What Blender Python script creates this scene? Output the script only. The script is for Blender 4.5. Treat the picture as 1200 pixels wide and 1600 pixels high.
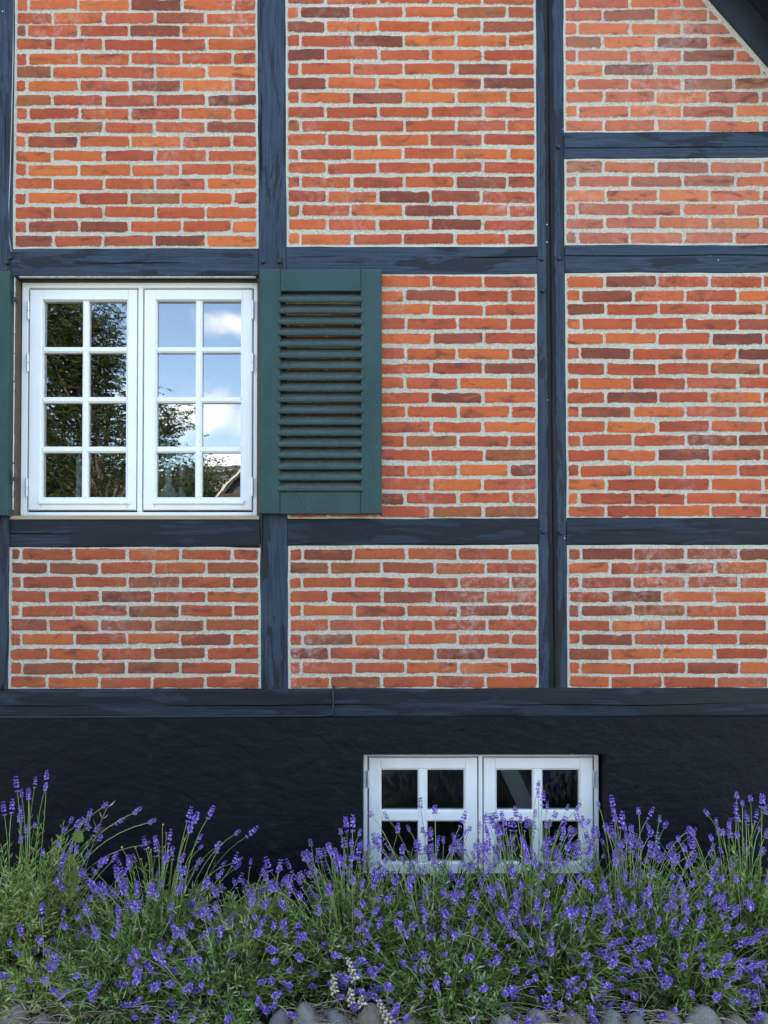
import bpy, bmesh, math, random
from mathutils import Vector, Matrix, noise

for o in list(bpy.data.objects):
    bpy.data.objects.remove(o, do_unlink=True)
scene = bpy.context.scene
COL = scene.collection
R = math.radians
rnd = random.Random(7)

# ------------------------------------------------------------------ camera
CAM = Vector((0.0, -3.6, 1.6))
FPX = 1200.0                     # focal length in photograph pixels (1200 wide)
PITCH = R(1.0)
PY0 = 900.0 - FPX * math.tan(PITCH)
cam_d = bpy.data.cameras.new('camera')
cam = bpy.data.objects.new('camera', cam_d)
COL.objects.link(cam)
cam.location = CAM
cam.rotation_euler = (R(90) + PITCH, 0, 0)
cam_d.sensor_fit = 'HORIZONTAL'
cam_d.sensor_width = 36.0
cam_d.lens = 36.0 * FPX / 1200.0
cam_d.shift_y = (PY0 - 800.0) / 1200.0
cam_d.clip_start = 0.05
cam_d.clip_end = 1000
scene.camera = cam
scene.render.resolution_x = 768
scene.render.resolution_y = 1024

# ------------------------------------------------------------------ sky, sun, exposure
SUN_EL, SUN_AZ = R(42), R(12)     # the sun stands behind the house: this wall is in open shade
world = bpy.data.worlds.new('World')
scene.world = world
world.use_nodes = True
wn, wl = world.node_tree.nodes, world.node_tree.links
wn.clear()
w_out = wn.new('ShaderNodeOutputWorld')
w_bg = wn.new('ShaderNodeBackground')
w_bg.inputs['Strength'].default_value = 0.11
sky = wn.new('ShaderNodeTexSky')
sky.sky_type = 'NISHITA'
sky.sun_disc = False
sky.sun_elevation = SUN_EL
sky.sun_rotation = SUN_AZ
sky.air_density = 1.0
sky.dust_density = 1.2
sky.ozone_density = 1.0
w_tc = wn.new('ShaderNodeTexCoord')
w_map = wn.new('ShaderNodeMapping')
w_map.inputs['Scale'].default_value = (1.0, 1.0, 2.3)
w_map.inputs['Location'].default_value = (0.35, 0.1, 0.0)
w_no = wn.new('ShaderNodeTexNoise')
w_no.inputs['Scale'].default_value = 3.2
w_no.inputs['Detail'].default_value = 7.0
w_no.inputs['Roughness'].default_value = 0.55
w_rmp = wn.new('ShaderNodeMapRange')
w_rmp.interpolation_type = 'SMOOTHSTEP'
w_rmp.inputs['From Min'].default_value = 0.55
w_rmp.inputs['From Max'].default_value = 0.69
w_mix = wn.new('ShaderNodeMix')
w_mix.data_type = 'RGBA'
w_mix.inputs[7].default_value = (7.6, 7.5, 7.45, 1)
wl.new(w_tc.outputs['Generated'], w_map.inputs['Vector'])
wl.new(w_map.outputs['Vector'], w_no.inputs['Vector'])
wl.new(w_no.outputs['Fac'], w_rmp.inputs['Value'])
def w_math(op, a, b):
    n = wn.new('ShaderNodeMath'); n.operation = op
    for i, v in enumerate((a, b)):
        if isinstance(v, bpy.types.NodeSocket): wl.new(v, n.inputs[i])
        else: n.inputs[i].default_value = v
    return n.outputs[0]
cover = w_rmp.outputs['Result']
w_no2 = wn.new('ShaderNodeTexNoise')
w_no2.inputs['Scale'].default_value = 17.0
w_no2.inputs['Detail'].default_value = 6.0
wl.new(w_tc.outputs['Generated'], w_no2.inputs['Vector'])
# the fair-weather clouds over the garden (the ones mirrored in the panes) and others like them round the sky
for (cx_, cy_, cz_, sx_, sz_) in ((-0.188, -0.936, 0.306, 0.048, 0.015), (-0.222, -0.955, 0.196, 0.082, 0.026), (0.30, -0.88, 0.36, 0.10, 0.035), (0.62, -0.70, 0.30, 0.12, 0.04), (-0.75, -0.58, 0.33, 0.12, 0.04)):
    sub = wn.new('ShaderNodeVectorMath'); sub.operation = 'SUBTRACT'
    wl.new(w_tc.outputs['Generated'], sub.inputs[0]); sub.inputs[1].default_value = (cx_, cy_, cz_)
    mul = wn.new('ShaderNodeVectorMath'); mul.operation = 'MULTIPLY'
    wl.new(sub.outputs[0], mul.inputs[0]); mul.inputs[1].default_value = (1 / sx_, 1 / sx_, 1 / sz_)
    ln = wn.new('ShaderNodeVectorMath'); ln.operation = 'LENGTH'
    wl.new(mul.outputs[0], ln.inputs[0])
    dd = w_math('ADD', ln.outputs['Value'], w_math('MULTIPLY', w_math('SUBTRACT', w_no2.outputs['Fac'], 0.5), 2.6))
    mr = wn.new('ShaderNodeMapRange'); mr.interpolation_type = 'SMOOTHSTEP'
    mr.inputs['From Min'].default_value = 1.35; mr.inputs['From Max'].default_value = 0.2
    wl.new(dd, mr.inputs['Value'])
    cover = w_math('MAXIMUM', cover, mr.outputs['Result'])
wl.new(cover, w_mix.inputs[0])
wl.new(sky.outputs['Color'], w_mix.inputs[6])
wl.new(w_mix.outputs[2], w_bg.inputs['Color'])
wl.new(w_bg.outputs['Background'], w_out.inputs['Surface'])

sun_d = bpy.data.lights.new('sun', 'SUN')
sun_d.energy = 3.0
sun_d.angle = R(0.5)
sun_d.color = (1.0, 0.94, 0.86)
sun = bpy.data.objects.new('sun', sun_d)
COL.objects.link(sun)
sdir = Vector((math.sin(SUN_AZ) * math.cos(SUN_EL), math.cos(SUN_AZ) * math.cos(SUN_EL), math.sin(SUN_EL)))
sun.rotation_euler = sdir.to_track_quat('Z', 'Y').to_euler()
sun.location = sdir * 40

vs = scene.view_settings
scene.display_settings.display_device = 'sRGB'
vs.view_transform = 'Standard'
vs.look = 'None'
vs.gamma = 1.0
vs.use_curve_mapping = False
vs.exposure = 2.74

# ------------------------------------------------------------------ helpers
CP, SP = math.cos(PITCH), math.sin(PITCH)
def P(px, py, Y=0.0):
    """photograph pixel -> point on the vertical plane y = Y"""
    a = (px - 600.0) / FPX
    b = (PY0 - py) / FPX
    d = Vector((a, CP - b * SP, SP + b * CP))
    t = (Y - CAM.y) / d.y
    return CAM + d * t

def link(name, me, parent=None, mat=None):
    o = bpy.data.objects.new(name, me)
    COL.objects.link(o)
    if parent is not None:
        o.parent = parent
    if mat is not None and me is not None:
        if not me.materials:
            me.materials.append(mat)
    return o

def tag(o, label=None, cat=None, group=None, kind=None):
    if label: o['label'] = label
    if cat: o['category'] = cat
    if group: o['group'] = group
    if kind: o['kind'] = kind
    return o

def empty(name, loc=(0, 0, 0), rz=0.0):
    o = bpy.data.objects.new(name, None)
    COL.objects.link(o)
    o.location = loc
    o.rotation_euler = (0, 0, rz)
    o.empty_display_size = 0.1
    return o

class MB:
    """collects faces; build() links them as one mesh object"""
    def __init__(s):
        s.v, s.f, s.uv = [], [], []
    def add(s, verts, faces):
        b = len(s.v)
        s.v.extend(verts)
        s.f.extend([tuple(i + b for i in f) for f in faces])
    def box(s, x0, x1, y0, y1, z0, z1, ch=0.0):
        """box with the front (-y) edges chamfered by ch"""
        if ch <= 0:
            v = [(x0,y0,z0),(x1,y0,z0),(x1,y0,z1),(x0,y0,z1),(x0,y1,z0),(x1,y1,z0),(x1,y1,z1),(x0,y1,z1)]
            s.add(v, [(0,1,2,3),(5,4,7,6),(4,0,3,7),(1,5,6,2),(3,2,6,7),(4,5,1,0)])
            return
        v = [(x0+ch,y0,z0+ch),(x1-ch,y0,z0+ch),(x1-ch,y0,z1-ch),(x0+ch,y0,z1-ch),
             (x0,y0+ch,z0),(x1,y0+ch,z0),(x1,y0+ch,z1),(x0,y0+ch,z1),
             (x0,y1,z0),(x1,y1,z0),(x1,y1,z1),(x0,y1,z1)]
        f = [(0,1,2,3),(9,8,11,10)]
        for r in (0, 4):
            for k in range(4):
                a, b = r + k, r + (k + 1) % 4
                f.append((a + 4, b + 4, b, a))
        s.add(v, f)
    def tube(s, pts, rad, n=6, cap=True):
        pts = [Vector(p) for p in pts]
        m = len(pts)
        rr = rad if isinstance(rad, (list, tuple)) else [rad] * m
        b = len(s.v)
        for i, p in enumerate(pts):
            d = (pts[min(i + 1, m - 1)] - pts[max(i - 1, 0)])
            if d.length < 1e-9: d = Vector((0, 0, 1))
            d.normalize()
            u = d.cross(Vector((0, 0, 1)))
            if u.length < 1e-3: u = d.cross(Vector((0, 1, 0)))
            u.normalize()
            w = d.cross(u)
            for k in range(n):
                a = 2 * math.pi * k / n
                s.v.append(tuple(p + (u * math.cos(a) + w * math.sin(a)) * rr[i]))
        for i in range(m - 1):
            for k in range(n):
                k2 = (k + 1) % n
                s.f.append((b + i*n + k, b + i*n + k2, b + (i+1)*n + k2, b + (i+1)*n + k))
        if cap:
            s.f.append(tuple(b + k for k in range(n - 1, -1, -1)))
            s.f.append(tuple(b + (m-1)*n + k for k in range(n)))
    def lathe(s, cx, cy, prof, n=16):
        b = len(s.v)
        for (r, z) in prof:
            for k in range(n):
                a = 2 * math.pi * k / n
                s.v.append((cx + r * math.cos(a), cy + r * math.sin(a), z))
        for i in range(len(prof) - 1):
            for k in range(n):
                k2 = (k + 1) % n
                s.f.append((b + i*n + k, b + i*n + k2, b + (i+1)*n + k2, b + (i+1)*n + k))
        s.f.append(tuple(b + k for k in range(n - 1, -1, -1)))
        s.f.append(tuple(b + (len(prof)-1)*n + k for k in range(n)))
    def mesh(s, name, smooth=False):
        me = bpy.data.meshes.new(name)
        me.from_pydata([tuple(v) for v in s.v], [], s.f)
        if smooth:
            me.polygons.foreach_set('use_smooth', [True] * len(me.polygons))
        me.update()
        return me
    def build(s, name, mat, parent=None, smooth=False):
        return link(name, s.mesh(name, smooth), parent, mat)

# ------------------------------------------------------------------ material helpers
class NT:
    def __init__(s, name):
        s.m = bpy.data.materials.new(name)
        s.m.use_nodes = True
        s.n, s.l = s.m.node_tree.nodes, s.m.node_tree.links
        s.n.clear()
        s.out = s.n.new('ShaderNodeOutputMaterial')
    def node(s, t, ins=None, **kw):
        n = s.n.new(t)
        for k, v in kw.items(): setattr(n, k, v)
        for k, v in (ins or {}).items():
            if isinstance(v, bpy.types.NodeSocket): s.l.new(v, n.inputs[k])
            else: n.inputs[k].default_value = v
        return n
    def noise(s, vec, scale, detail=4, rough=0.55, dist=0.0):
        n = s.node('ShaderNodeTexNoise', {'Scale': scale, 'Detail': detail, 'Roughness': rough, 'Distortion': dist})
        if vec is not None: s.l.new(vec, n.inputs['Vector'])
        return n.outputs['Fac']
    def math(s, op, a, b=None, c=None, clamp=False):
        n = s.node('ShaderNodeMath', operation=op, use_clamp=clamp)
        for i, v in enumerate((a, b, c)):
            if v is None: continue
            if isinstance(v, bpy.types.NodeSocket): s.l.new(v, n.inputs[i])
            else: n.inputs[i].default_value = v
        return n.outputs[0]
    def step(s, v, lo, hi, a=0.0, b=1.0):
        n = s.node('ShaderNodeMapRange', {'From Min': lo, 'From Max': hi, 'To Min': a, 'To Max': b}, interpolation_type='SMOOTHSTEP')
        s.l.new(v, n.inputs['Value'])
        return n.outputs['Result']
    def mix(s, fac, a, b, mode='MIX'):
        n = s.node('ShaderNodeMix', data_type='RGBA', blend_type=mode)
        for i, v in ((0, fac), (6, a), (7, b)):
            if isinstance(v, bpy.types.NodeSocket): s.l.new(v, n.inputs[i])
            else:
                if i and len(v) == 3: v = (*v, 1)
                n.inputs[i].default_value = v
        return n.outputs[2]
    def ramp(s, fac, stops):
        n = s.node('ShaderNodeValToRGB')
        cr = n.color_ramp
        while len(cr.elements) < len(stops): cr.elements.new(0.5)
        for e, (p, c) in zip(cr.elements, stops):
            e.position = p
            e.color = (*c, 1)
        s.l.new(fac, n.inputs['Fac'])
        return n.outputs['Color']
    def mapping(s, vec, scale):
        n = s.node('ShaderNodeMapping', {'Scale': scale})
        s.l.new(vec, n.inputs['Vector'])
        return n.outputs['Vector']
    def bump(s, h, strength, dist, nrm=None):
        n = s.node('ShaderNodeBump', {'Strength': strength, 'Distance': dist, 'Height': h})
        if nrm is not None: s.l.new(nrm, n.inputs['Normal'])
        return n.outputs['Normal']
    def bsdf(s, col, rough=0.8, nrm=None, spec=0.5, **kw):
        n = s.node('ShaderNodeBsdfPrincipled')
        for k, v in (('Base Color', col), ('Roughness', rough), ('Normal', nrm), ('Specular IOR Level', spec)):
            if v is None: continue
            if isinstance(v, bpy.types.NodeSocket): s.l.new(v, n.inputs[k])
            else:
                if k == 'Base Color' and len(v) == 3: v = (*v, 1)
                n.inputs[k].default_value = v
        s.l.new(n.outputs[0], s.out.inputs['Surface'])
        return n
    @property
    def pos(s):
        return s.node('ShaderNodeNewGeometry').outputs['Position']
    @property
    def obj(s):
        return s.node('ShaderNodeTexCoord').outputs['Object']
    @property
    def uv(s):
        return s.node('ShaderNodeUVMap').outputs['UV']
    @property
    def island(s):
        return s.node('ShaderNodeNewGeometry').outputs['Random Per Island']

MORTAR_A, MORTAR_B = (0.36, 0.34, 0.28), (0.60, 0.585, 0.52)

def m_brick():
    t = NT('brick')
    p = t.pos
    oi = t.node('ShaderNodeObjectInfo')
    base = oi.outputs['Color']
    sh = t.node('ShaderNodeVectorMath', {0: p}, operation='ADD')
    cmb = t.node('ShaderNodeCombineXYZ', {'X': oi.outputs['Random'], 'Y': oi.outputs['Random'], 'Z': oi.outputs['Random']})
    sc = t.node('ShaderNodeVectorMath', {0: cmb.outputs[0], 'Scale': 40.0}, operation='SCALE')
    t.l.new(sc.outputs[0], sh.inputs[1])
    q = sh.outputs[0]
    qs = t.mapping(q, (1.0, 1.0, 2.6))
    n_big = t.noise(qs, 9, 5, 0.6, 0.6)
    n_mid = t.noise(q, 42, 5, 0.65)
    n_fine = t.noise(q, 260, 4, 0.7)
    c = t.mix(t.step(n_mid, 0.30, 0.72, 0.0, 0.34), base, t.mix(1.0, base, (1.42, 1.45, 1.45), 'MULTIPLY'))
    c = t.mix(t.step(n_big, 0.53, 0.70, 0.0, 0.72), c, (0.095, 0.036, 0.027))
    c = t.mix(t.step(n_big, 0.44, 0.28, 0.0, 0.45), c, (0.50, 0.130, 0.036))
    c = t.mix(t.step(n_fine, 0.62, 0.72, 0.0, 0.55), c, (0.10, 0.035, 0.022))
    c = t.mix(t.step(t.noise(q, 150, 3, 0.6), 0.66, 0.72, 0.0, 0.45), c, (0.62, 0.46, 0.36))
    c = t.mix(t.math('MULTIPLY', t.step(t.noise(qs, 22, 6, 0.7, 1.0), 0.55, 0.66), t.step(t.noise(q, 3.1, 2), 0.42, 0.6, 0.0, 0.6)), c, (0.075, 0.028, 0.022))
    c = t.mix(t.step(t.noise(t.mapping(p, (1.0, 1.0, 0.45)), 3.4, 5, 0.65), 0.54, 0.72, 0.0, 0.30), c, (0.11, 0.052, 0.034))
    # lime mortar smeared over the arrises
    e = t.node('ShaderNodeAttribute', attribute_name='edge').outputs['Fac']
    sm = t.math('ADD', e, t.math('MULTIPLY', t.math('SUBTRACT', t.noise(q, 95, 4, 0.7), 0.5), 2.4))
    smf = t.step(sm, 0.92, 1.12)
    mort = t.mix(t.step(n_fine, 0.35, 0.65), MORTAR_A, (0.68, 0.66, 0.60))
    c = t.mix(smf, c, mort)
    # thin pale bloom
    bl = t.math('MULTIPLY', t.step(t.noise(p, 1.7, 3, 0.6), 0.48, 0.70), t.step(t.noise(q, 30, 5, 0.7), 0.42, 0.70, 0.0, 0.42))
    c = t.mix(bl, c, (0.62, 0.50, 0.46))
    h = t.math('ADD', t.math('MULTIPLY', n_mid, 0.6), t.math('MULTIPLY', n_fine, 0.5))
    h = t.math('SUBTRACT', h, t.math('MULTIPLY', t.step(t.noise(qs, 34, 3, 0.5, 1.2), 0.66, 0.74), 0.7))
    t.bsdf(c, 0.88, t.bump(h, 0.7, 0.0035), 0.25)
    return t.m

def m_mortar():
    t = NT('mortar')
    p = t.pos
    n1, n2, n3 = t.noise(p, 300, 3, 0.75), t.noise(p, 85, 5, 0.7), t.noise(p, 5, 3, 0.5)
    c = t.mix(t.step(n2, 0.32, 0.68), (0.33, 0.30, 0.225), (0.64, 0.60, 0.495))
    c = t.mix(t.step(n3, 0.40, 0.65, 0.0, 0.4), c, (0.57, 0.535, 0.43))
    c = t.mix(t.step(n1, 0.57, 0.66, 0.0, 0.6), c, (0.19, 0.17, 0.135))
    c = t.mix(t.step(n1, 0.40, 0.30, 0.0, 0.75), c, (0.80, 0.78, 0.71))
    e = t.node('ShaderNodeAttribute', attribute_name='edge').outputs['Fac']
    c = t.mix(t.step(e, 0.3, 0.9, 0.0, 0.45), c, (0.64, 0.62, 0.54))
    c = t.mix(t.step(t.noise(t.mapping(p, (1.0, 1.0, 0.45)), 3.4, 5, 0.65), 0.54, 0.72, 0.0, 0.35), c, (0.30, 0.27, 0.21))
    h = t.math('ADD', n1, t.math('MULTIPLY', n2, 1.6))
    t.bsdf(c, 0.95, t.bump(h, 0.9, 0.004), 0.2)
    return t.m

def m_timber(name, seam=False, dark=0.0):
    t = NT(name)
    uv = t.uv
    p = t.pos
    off = t.node('ShaderNodeVectorMath', {0: uv}, operation='ADD')
    rn = t.node('ShaderNodeObjectInfo').outputs['Random']
    t.l.new(t.math('MULTIPLY', rn, 37.0), off.inputs[1])
    u = off.outputs[0]
    grain = t.noise(t.mapping(u, (5, 130, 1)), 1.0, 5, 0.65)
    fibre = t.noise(t.mapping(u, (26, 420, 1)), 1.0, 3, 0.6)
    patch = t.noise(t.mapping(u, (2.2, 13, 1)), 1.0, 5, 0.6, 0.6)
    brush = t.noise(t.mapping(u, (150, 30, 1)), 1.0, 3, 0.6)
    c = t.mix(t.step(grain, 0.3, 0.7), (0.012, 0.020, 0.034), (0.034, 0.053, 0.080))
    c = t.mix(t.step(fibre, 0.56, 0.76, 0.0, 0.38), c, (0.056, 0.076, 0.104))
    c = t.mix(t.step(brush, 0.55, 0.75, 0.0, 0.25), c, (0.062, 0.085, 0.12))
    tar = (0.006, 0.009, 0.013)
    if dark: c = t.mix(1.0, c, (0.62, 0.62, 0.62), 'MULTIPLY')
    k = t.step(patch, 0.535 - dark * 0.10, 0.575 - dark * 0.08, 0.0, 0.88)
    c = t.mix(t.step(t.noise(t.mapping(u, (3.5, 9, 1)), 1.0, 6, 0.7), 0.55, 0.75, 0.0, 0.35), c, (0.052, 0.072, 0.097))
    c = t.mix(k, c, tar)
    rough = t.step(patch, 0.5, 0.62, 0.62, 0.42)
    if seam:
        v = t.node('ShaderNodeSeparateXYZ', {0: uv}).outputs['Y']
        uu = t.mapping(uv, (9, 3, 1))
        lim = t.math('ADD', t.math('ABSOLUTE', v), t.math('MULTIPLY', t.math('SUBTRACT', t.noise(uu, 1.0, 3, 0.6), 0.5), 0.034))
        c = t.mix(t.step(lim, 0.0235, 0.0205), c, (0.0035, 0.0055, 0.008))
    # little drops of white paint
    vo = t.node('ShaderNodeTexVoronoi', {'Vector': p, 'Scale': 26.0})
    spot = t.step(vo.outputs['Distance'], 0.075, 0.06)
    sep = t.node('ShaderNodeSeparateColor', {0: vo.outputs['Color']})
    spot = t.math('MULTIPLY', spot, t.math('GREATER_THAN', sep.outputs[0], 0.972))
    c = t.mix(spot, c, (0.6, 0.6, 0.58))
    h = t.math('ADD', t.math('MULTIPLY', grain, 0.8), t.math('MULTIPLY', fibre, 0.4))
    h = t.math('ADD', h, t.math('MULTIPLY', patch, 0.6))
    t.bsdf(c, rough, t.bump(h, 0.65, 0.004), 0.22)
    return t.m

def m_plinth():
    t = NT('plinth_render')
    p = t.pos
    n1 = t.noise(t.mapping(p, (1, 1, 1.7)), 17, 5, 0.55, 0.4)
    n2 = t.noise(p, 130, 4, 0.65)
    n3 = t.noise(p, 2.2, 3)
    c = t.mix(n3, (0.0034, 0.0058, 0.0078), (0.0062, 0.0092, 0.0118))
    c = t.mix(t.step(n2, 0.66, 0.76, 0.0, 0.3), c, (0.02, 0.026, 0.032))
    c = t.mix(t.step(t.noise(p, 7, 5, 0.7), 0.55, 0.72, 0.0, 0.6), c, (0.0115, 0.0155, 0.0185))
    c = t.mix(t.step(t.noise(t.mapping(p, (14, 14, 90)), 1.0, 4, 0.6), 0.70, 0.76, 0.0, 0.10), c, (0.10, 0.11, 0.11))
    h = t.math('ADD', n1, t.math('MULTIPLY', n2, 0.2))
    t.bsdf(c, 0.55, t.bump(h, 0.55, 0.014), 0.12)
    return t.m

def m_paint(name, col, rough=0.4, var=0.12, bump=0.25, scale=60, dirt=0.0):
    t = NT(name)
    p = t.pos
    n1, n2 = t.noise(p, scale, 5, 0.6), t.noise(p, 4.5, 4, 0.6)
    c2 = tuple(x * (1 - var * 2.2) for x in col)
    c = t.mix(t.step(n2, 0.3, 0.7), col, c2)
    if dirt:
        c = t.mix(t.step(t.noise(p, 160, 3, 0.6), 0.66, 0.75, 0.0, dirt), c, (0.22, 0.2, 0.17))
    t.bsdf(c, rough, t.bump(n1, bump, 0.003), 0.45)
    return t.m

def m_shutter():
    t = NT('shutter_paint')
    p = t.pos
    n0 = t.noise(t.mapping(p, (1, 1, 0.55)), 6, 4, 0.6)
    n1 = t.noise(t.mapping(p, (1.3, 1, 0.8)), 75, 4, 0.6, 0.5)
    wr = t.math('MULTIPLY', t.step(n0, 0.42, 0.62), t.noise(t.mapping(p, (1.5, 1, 0.9)), 110, 3, 0.6, 1.0))
    c = t.mix(n0, (0.012, 0.040, 0.038), (0.020, 0.054, 0.050))
    c = t.mix(t.step(t.noise(p, 3.0, 4), 0.5, 0.7, 0.0, 0.45), c, (0.028, 0.064, 0.064))
    nz = t.node('ShaderNodeSeparateXYZ', {0: t.node('ShaderNodeNewGeometry').outputs['True Normal']}).outputs['Z']
    dust = t.math('MULTIPLY', t.step(nz, 0.45, 0.65), t.step(t.noise(p, 55, 5, 0.7), 0.25, 0.7, 0.25, 0.85))
    c = t.mix(dust, c, (0.115, 0.125, 0.118))        # dust lying on the blades
    h = t.math('ADD', t.math('MULTIPLY', n1, 0.35), t.math('MULTIPLY', wr, 1.5))
    t.bsdf(c, 0.42, t.bump(h, 0.8, 0.005), 0.3)
    return t.m

def m_glass(name='window_glass', mul=3.2, add=0.09):
    t = NT(name)
    fr = t.node('ShaderNodeFresnel', {'IOR': 1.5})
    fac = t.math('MULTIPLY_ADD', fr.outputs[0], mul, add, clamp=True)
    b = t.bump(t.noise(t.pos, 6.0, 2, 0.5), 0.05, 0.004)
    gl = t.node('ShaderNodeBsdfGlossy', {'Roughness': 0.006, 'Color': (1, 1, 1, 1), 'Normal': b})
    tr = t.node('ShaderNodeBsdfTransparent', {'Color': (0.80, 0.84, 0.82, 1)})
    mx = t.node('ShaderNodeMixShader', {0: fac, 1: tr.outputs[0], 2: gl.outputs[0]})
    t.l.new(mx.outputs[0], t.out.inputs['Surface'])
    return t.m

def m_simple(name, col, rough=0.7, var=0.2, scale=8, bump=0.0, metal=0.0):
    t = NT(name)
    n = t.noise(t.pos, scale, 5, 0.6)
    c = t.mix(n, tuple(x * (1 - var) for x in col), tuple(min(1, x * (1 + var)) for x in col))
    b = t.bump(t.noise(t.pos, scale * 8, 4), bump, 0.005) if bump else None
    s = t.bsdf(c, rough, b, 0.4)
    s.inputs['Metallic'].default_value = metal
    return t.m

def m_leaf(name, stops, trans=0.3, rough=0.55):
    t = NT(name)
    c = t.ramp(t.island, stops)
    d = t.node('ShaderNodeBsdfPrincipled', {'Base Color': c, 'Roughness': rough, 'Specular IOR Level': 0.12})
    tr = t.node('ShaderNodeBsdfTranslucent', {'Color': c})
    mx = t.node('ShaderNodeMixShader', {0: trans, 1: d.outputs[0], 2: tr.outputs[0]})
    t.l.new(mx.outputs[0], t.out.inputs['Surface'])
    return t.m

def m_wood(name, a, b):
    t = NT(name)
    g = t.noise(t.mapping(t.pos, (3, 30, 60)), 1.0, 5, 0.6, 0.8)
    t.bsdf(t.mix(g, a, b), 0.75, t.bump(g, 0.4, 0.003), 0.3)
    return t.m

M = {
    'brick': m_brick(), 'mortar': m_mortar(),
    'timber': m_timber('timber_paint'), 'timber_worn_shaded': m_timber('timber_low_worn_shaded', dark=0.8),  # low copy: heavier weathering, plus dimmer light near the ground put into the colour
    'timber_seam': m_timber('timber_paint_seam', seam=True),
    'plinth': m_plinth(),
    'white': m_paint('white_window_paint', (0.79, 0.79, 0.77), 0.38, 0.03, 0.10, 70, 0.16),
    'shutter': m_shutter(), 'glass': m_glass(), 'cellar_glass': m_glass('cellar_glass', 1.2, 0.01),
    'steel': m_simple('hinge_metal', (0.55, 0.56, 0.58), 0.4, 0.1, 30, metal=0.6),
    'raw_wood': m_wood('bare_wood', (0.26, 0.19, 0.12), (0.46, 0.36, 0.24)),
    'old_wood': m_wood('grey_brown_wood', (0.05, 0.035, 0.025), (0.16, 0.11, 0.075)),
    'gap_shade_pane': m_simple('gap_shade_and_dark_pane', (0.02, 0.02, 0.022), 0.7),  # near-black for painted gap shadows, and for the neighbour's dark panes
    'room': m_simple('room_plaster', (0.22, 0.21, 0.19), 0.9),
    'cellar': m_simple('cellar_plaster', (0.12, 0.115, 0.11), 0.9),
    'roof': m_simple('roof_tile', (0.10, 0.10, 0.11), 0.7, 0.3, 6, 0.4),
    'roof_paint': m_paint('verge_paint', (0.012, 0.016, 0.022), 0.45, 0.1, 0.25, 40), 'rafter_paint': m_paint('rafter_paint', (0.022, 0.030, 0.042), 0.5, 0.15, 0.3, 30),
    'cable': m_paint('cable_paint', (0.014, 0.019, 0.026), 0.45, 0.1, 0.1, 40),
    'wire': m_simple('pale_wire', (0.32, 0.33, 0.34), 0.5),
}
BUILDERS = []

# ------------------------------------------------------------------ ground
def build_ground():
    t = NT('gravel_path')
    p = t.pos
    n = t.noise(p, 45, 5, 0.7)
    c = t.mix(n, (0.20, 0.19, 0.165), (0.40, 0.38, 0.34))
    c = t.mix(t.step(t.noise(p, 0.35, 4), 0.45, 0.6), c, (0.09, 0.12, 0.045))
    t.bsdf(c, 0.95, t.bump(n, 0.8, 0.02), 0.2)
    m = MB()
    N = 24
    S = 160.0
    for j in range(N + 1):
        for i in range(N + 1):
            m.v.append((-S + 2*S*i/N, -S + 2*S*j/N, -0.10))
    for j in range(N):
        for i in range(N):
            a = j*(N+1) + i
            m.f.append((a, a+1, a+N+2, a+N+1))
    tag(m.build('ground', t.m), kind='structure')
    # raised planting bed along the plinth
    t = NT('bed_soil')
    p = t.pos
    n = t.noise(p, 30, 6, 0.7)
    t.bsdf(t.mix(n, (0.018, 0.013, 0.009), (0.06, 0.045, 0.03)), 0.95, t.bump(n, 1.0, 0.03), 0.2)
    m = MB()
    nx, ny = 90, 18
    for j in range(ny + 1):
        for i in range(nx + 1):
            x = -3.4 + 6.6*i/nx
            y = -0.86 + 0.90*j/ny
            z = 0.0 + 0.03*noise.noise((x*4, y*4, 1.0)) + 0.012*noise.noise((x*19, y*19, 2.0))
            if j == 0: z = -0.11
            m.v.append((x, y, z))
    for j in range(ny):
        for i in range(nx):
            a = j*(nx+1) + i
            m.f.append((a, a+1, a+nx+2, a+nx+1))
    tag(m.build('planting_bed', t.m, smooth=True), kind='structure')
build_ground()

# ------------------------------------------------------------------ the house
house = empty('half_timbered_house', (0, 0.1, 0))
tag(house, 'half-timbered house with red-orange brick infill, dark blue-black timbers and black plinth', 'house')
HOFF = Vector((0, 0.1, 0))
def hpart(name, m, mat, parent=None, smooth=False, label=None):
    """links a mesh given in world coordinates as a part of the house"""
    o = m.build(name, mat, parent or house, smooth)
    o.matrix_parent_inverse = Matrix.Translation(-HOFF)
    if parent is not None and parent is not house:
        o.matrix_parent_inverse = Matrix()
    if label: o['label'] = label
    return o

def lerp(a, b, t): return a + (b - a) * t

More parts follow.
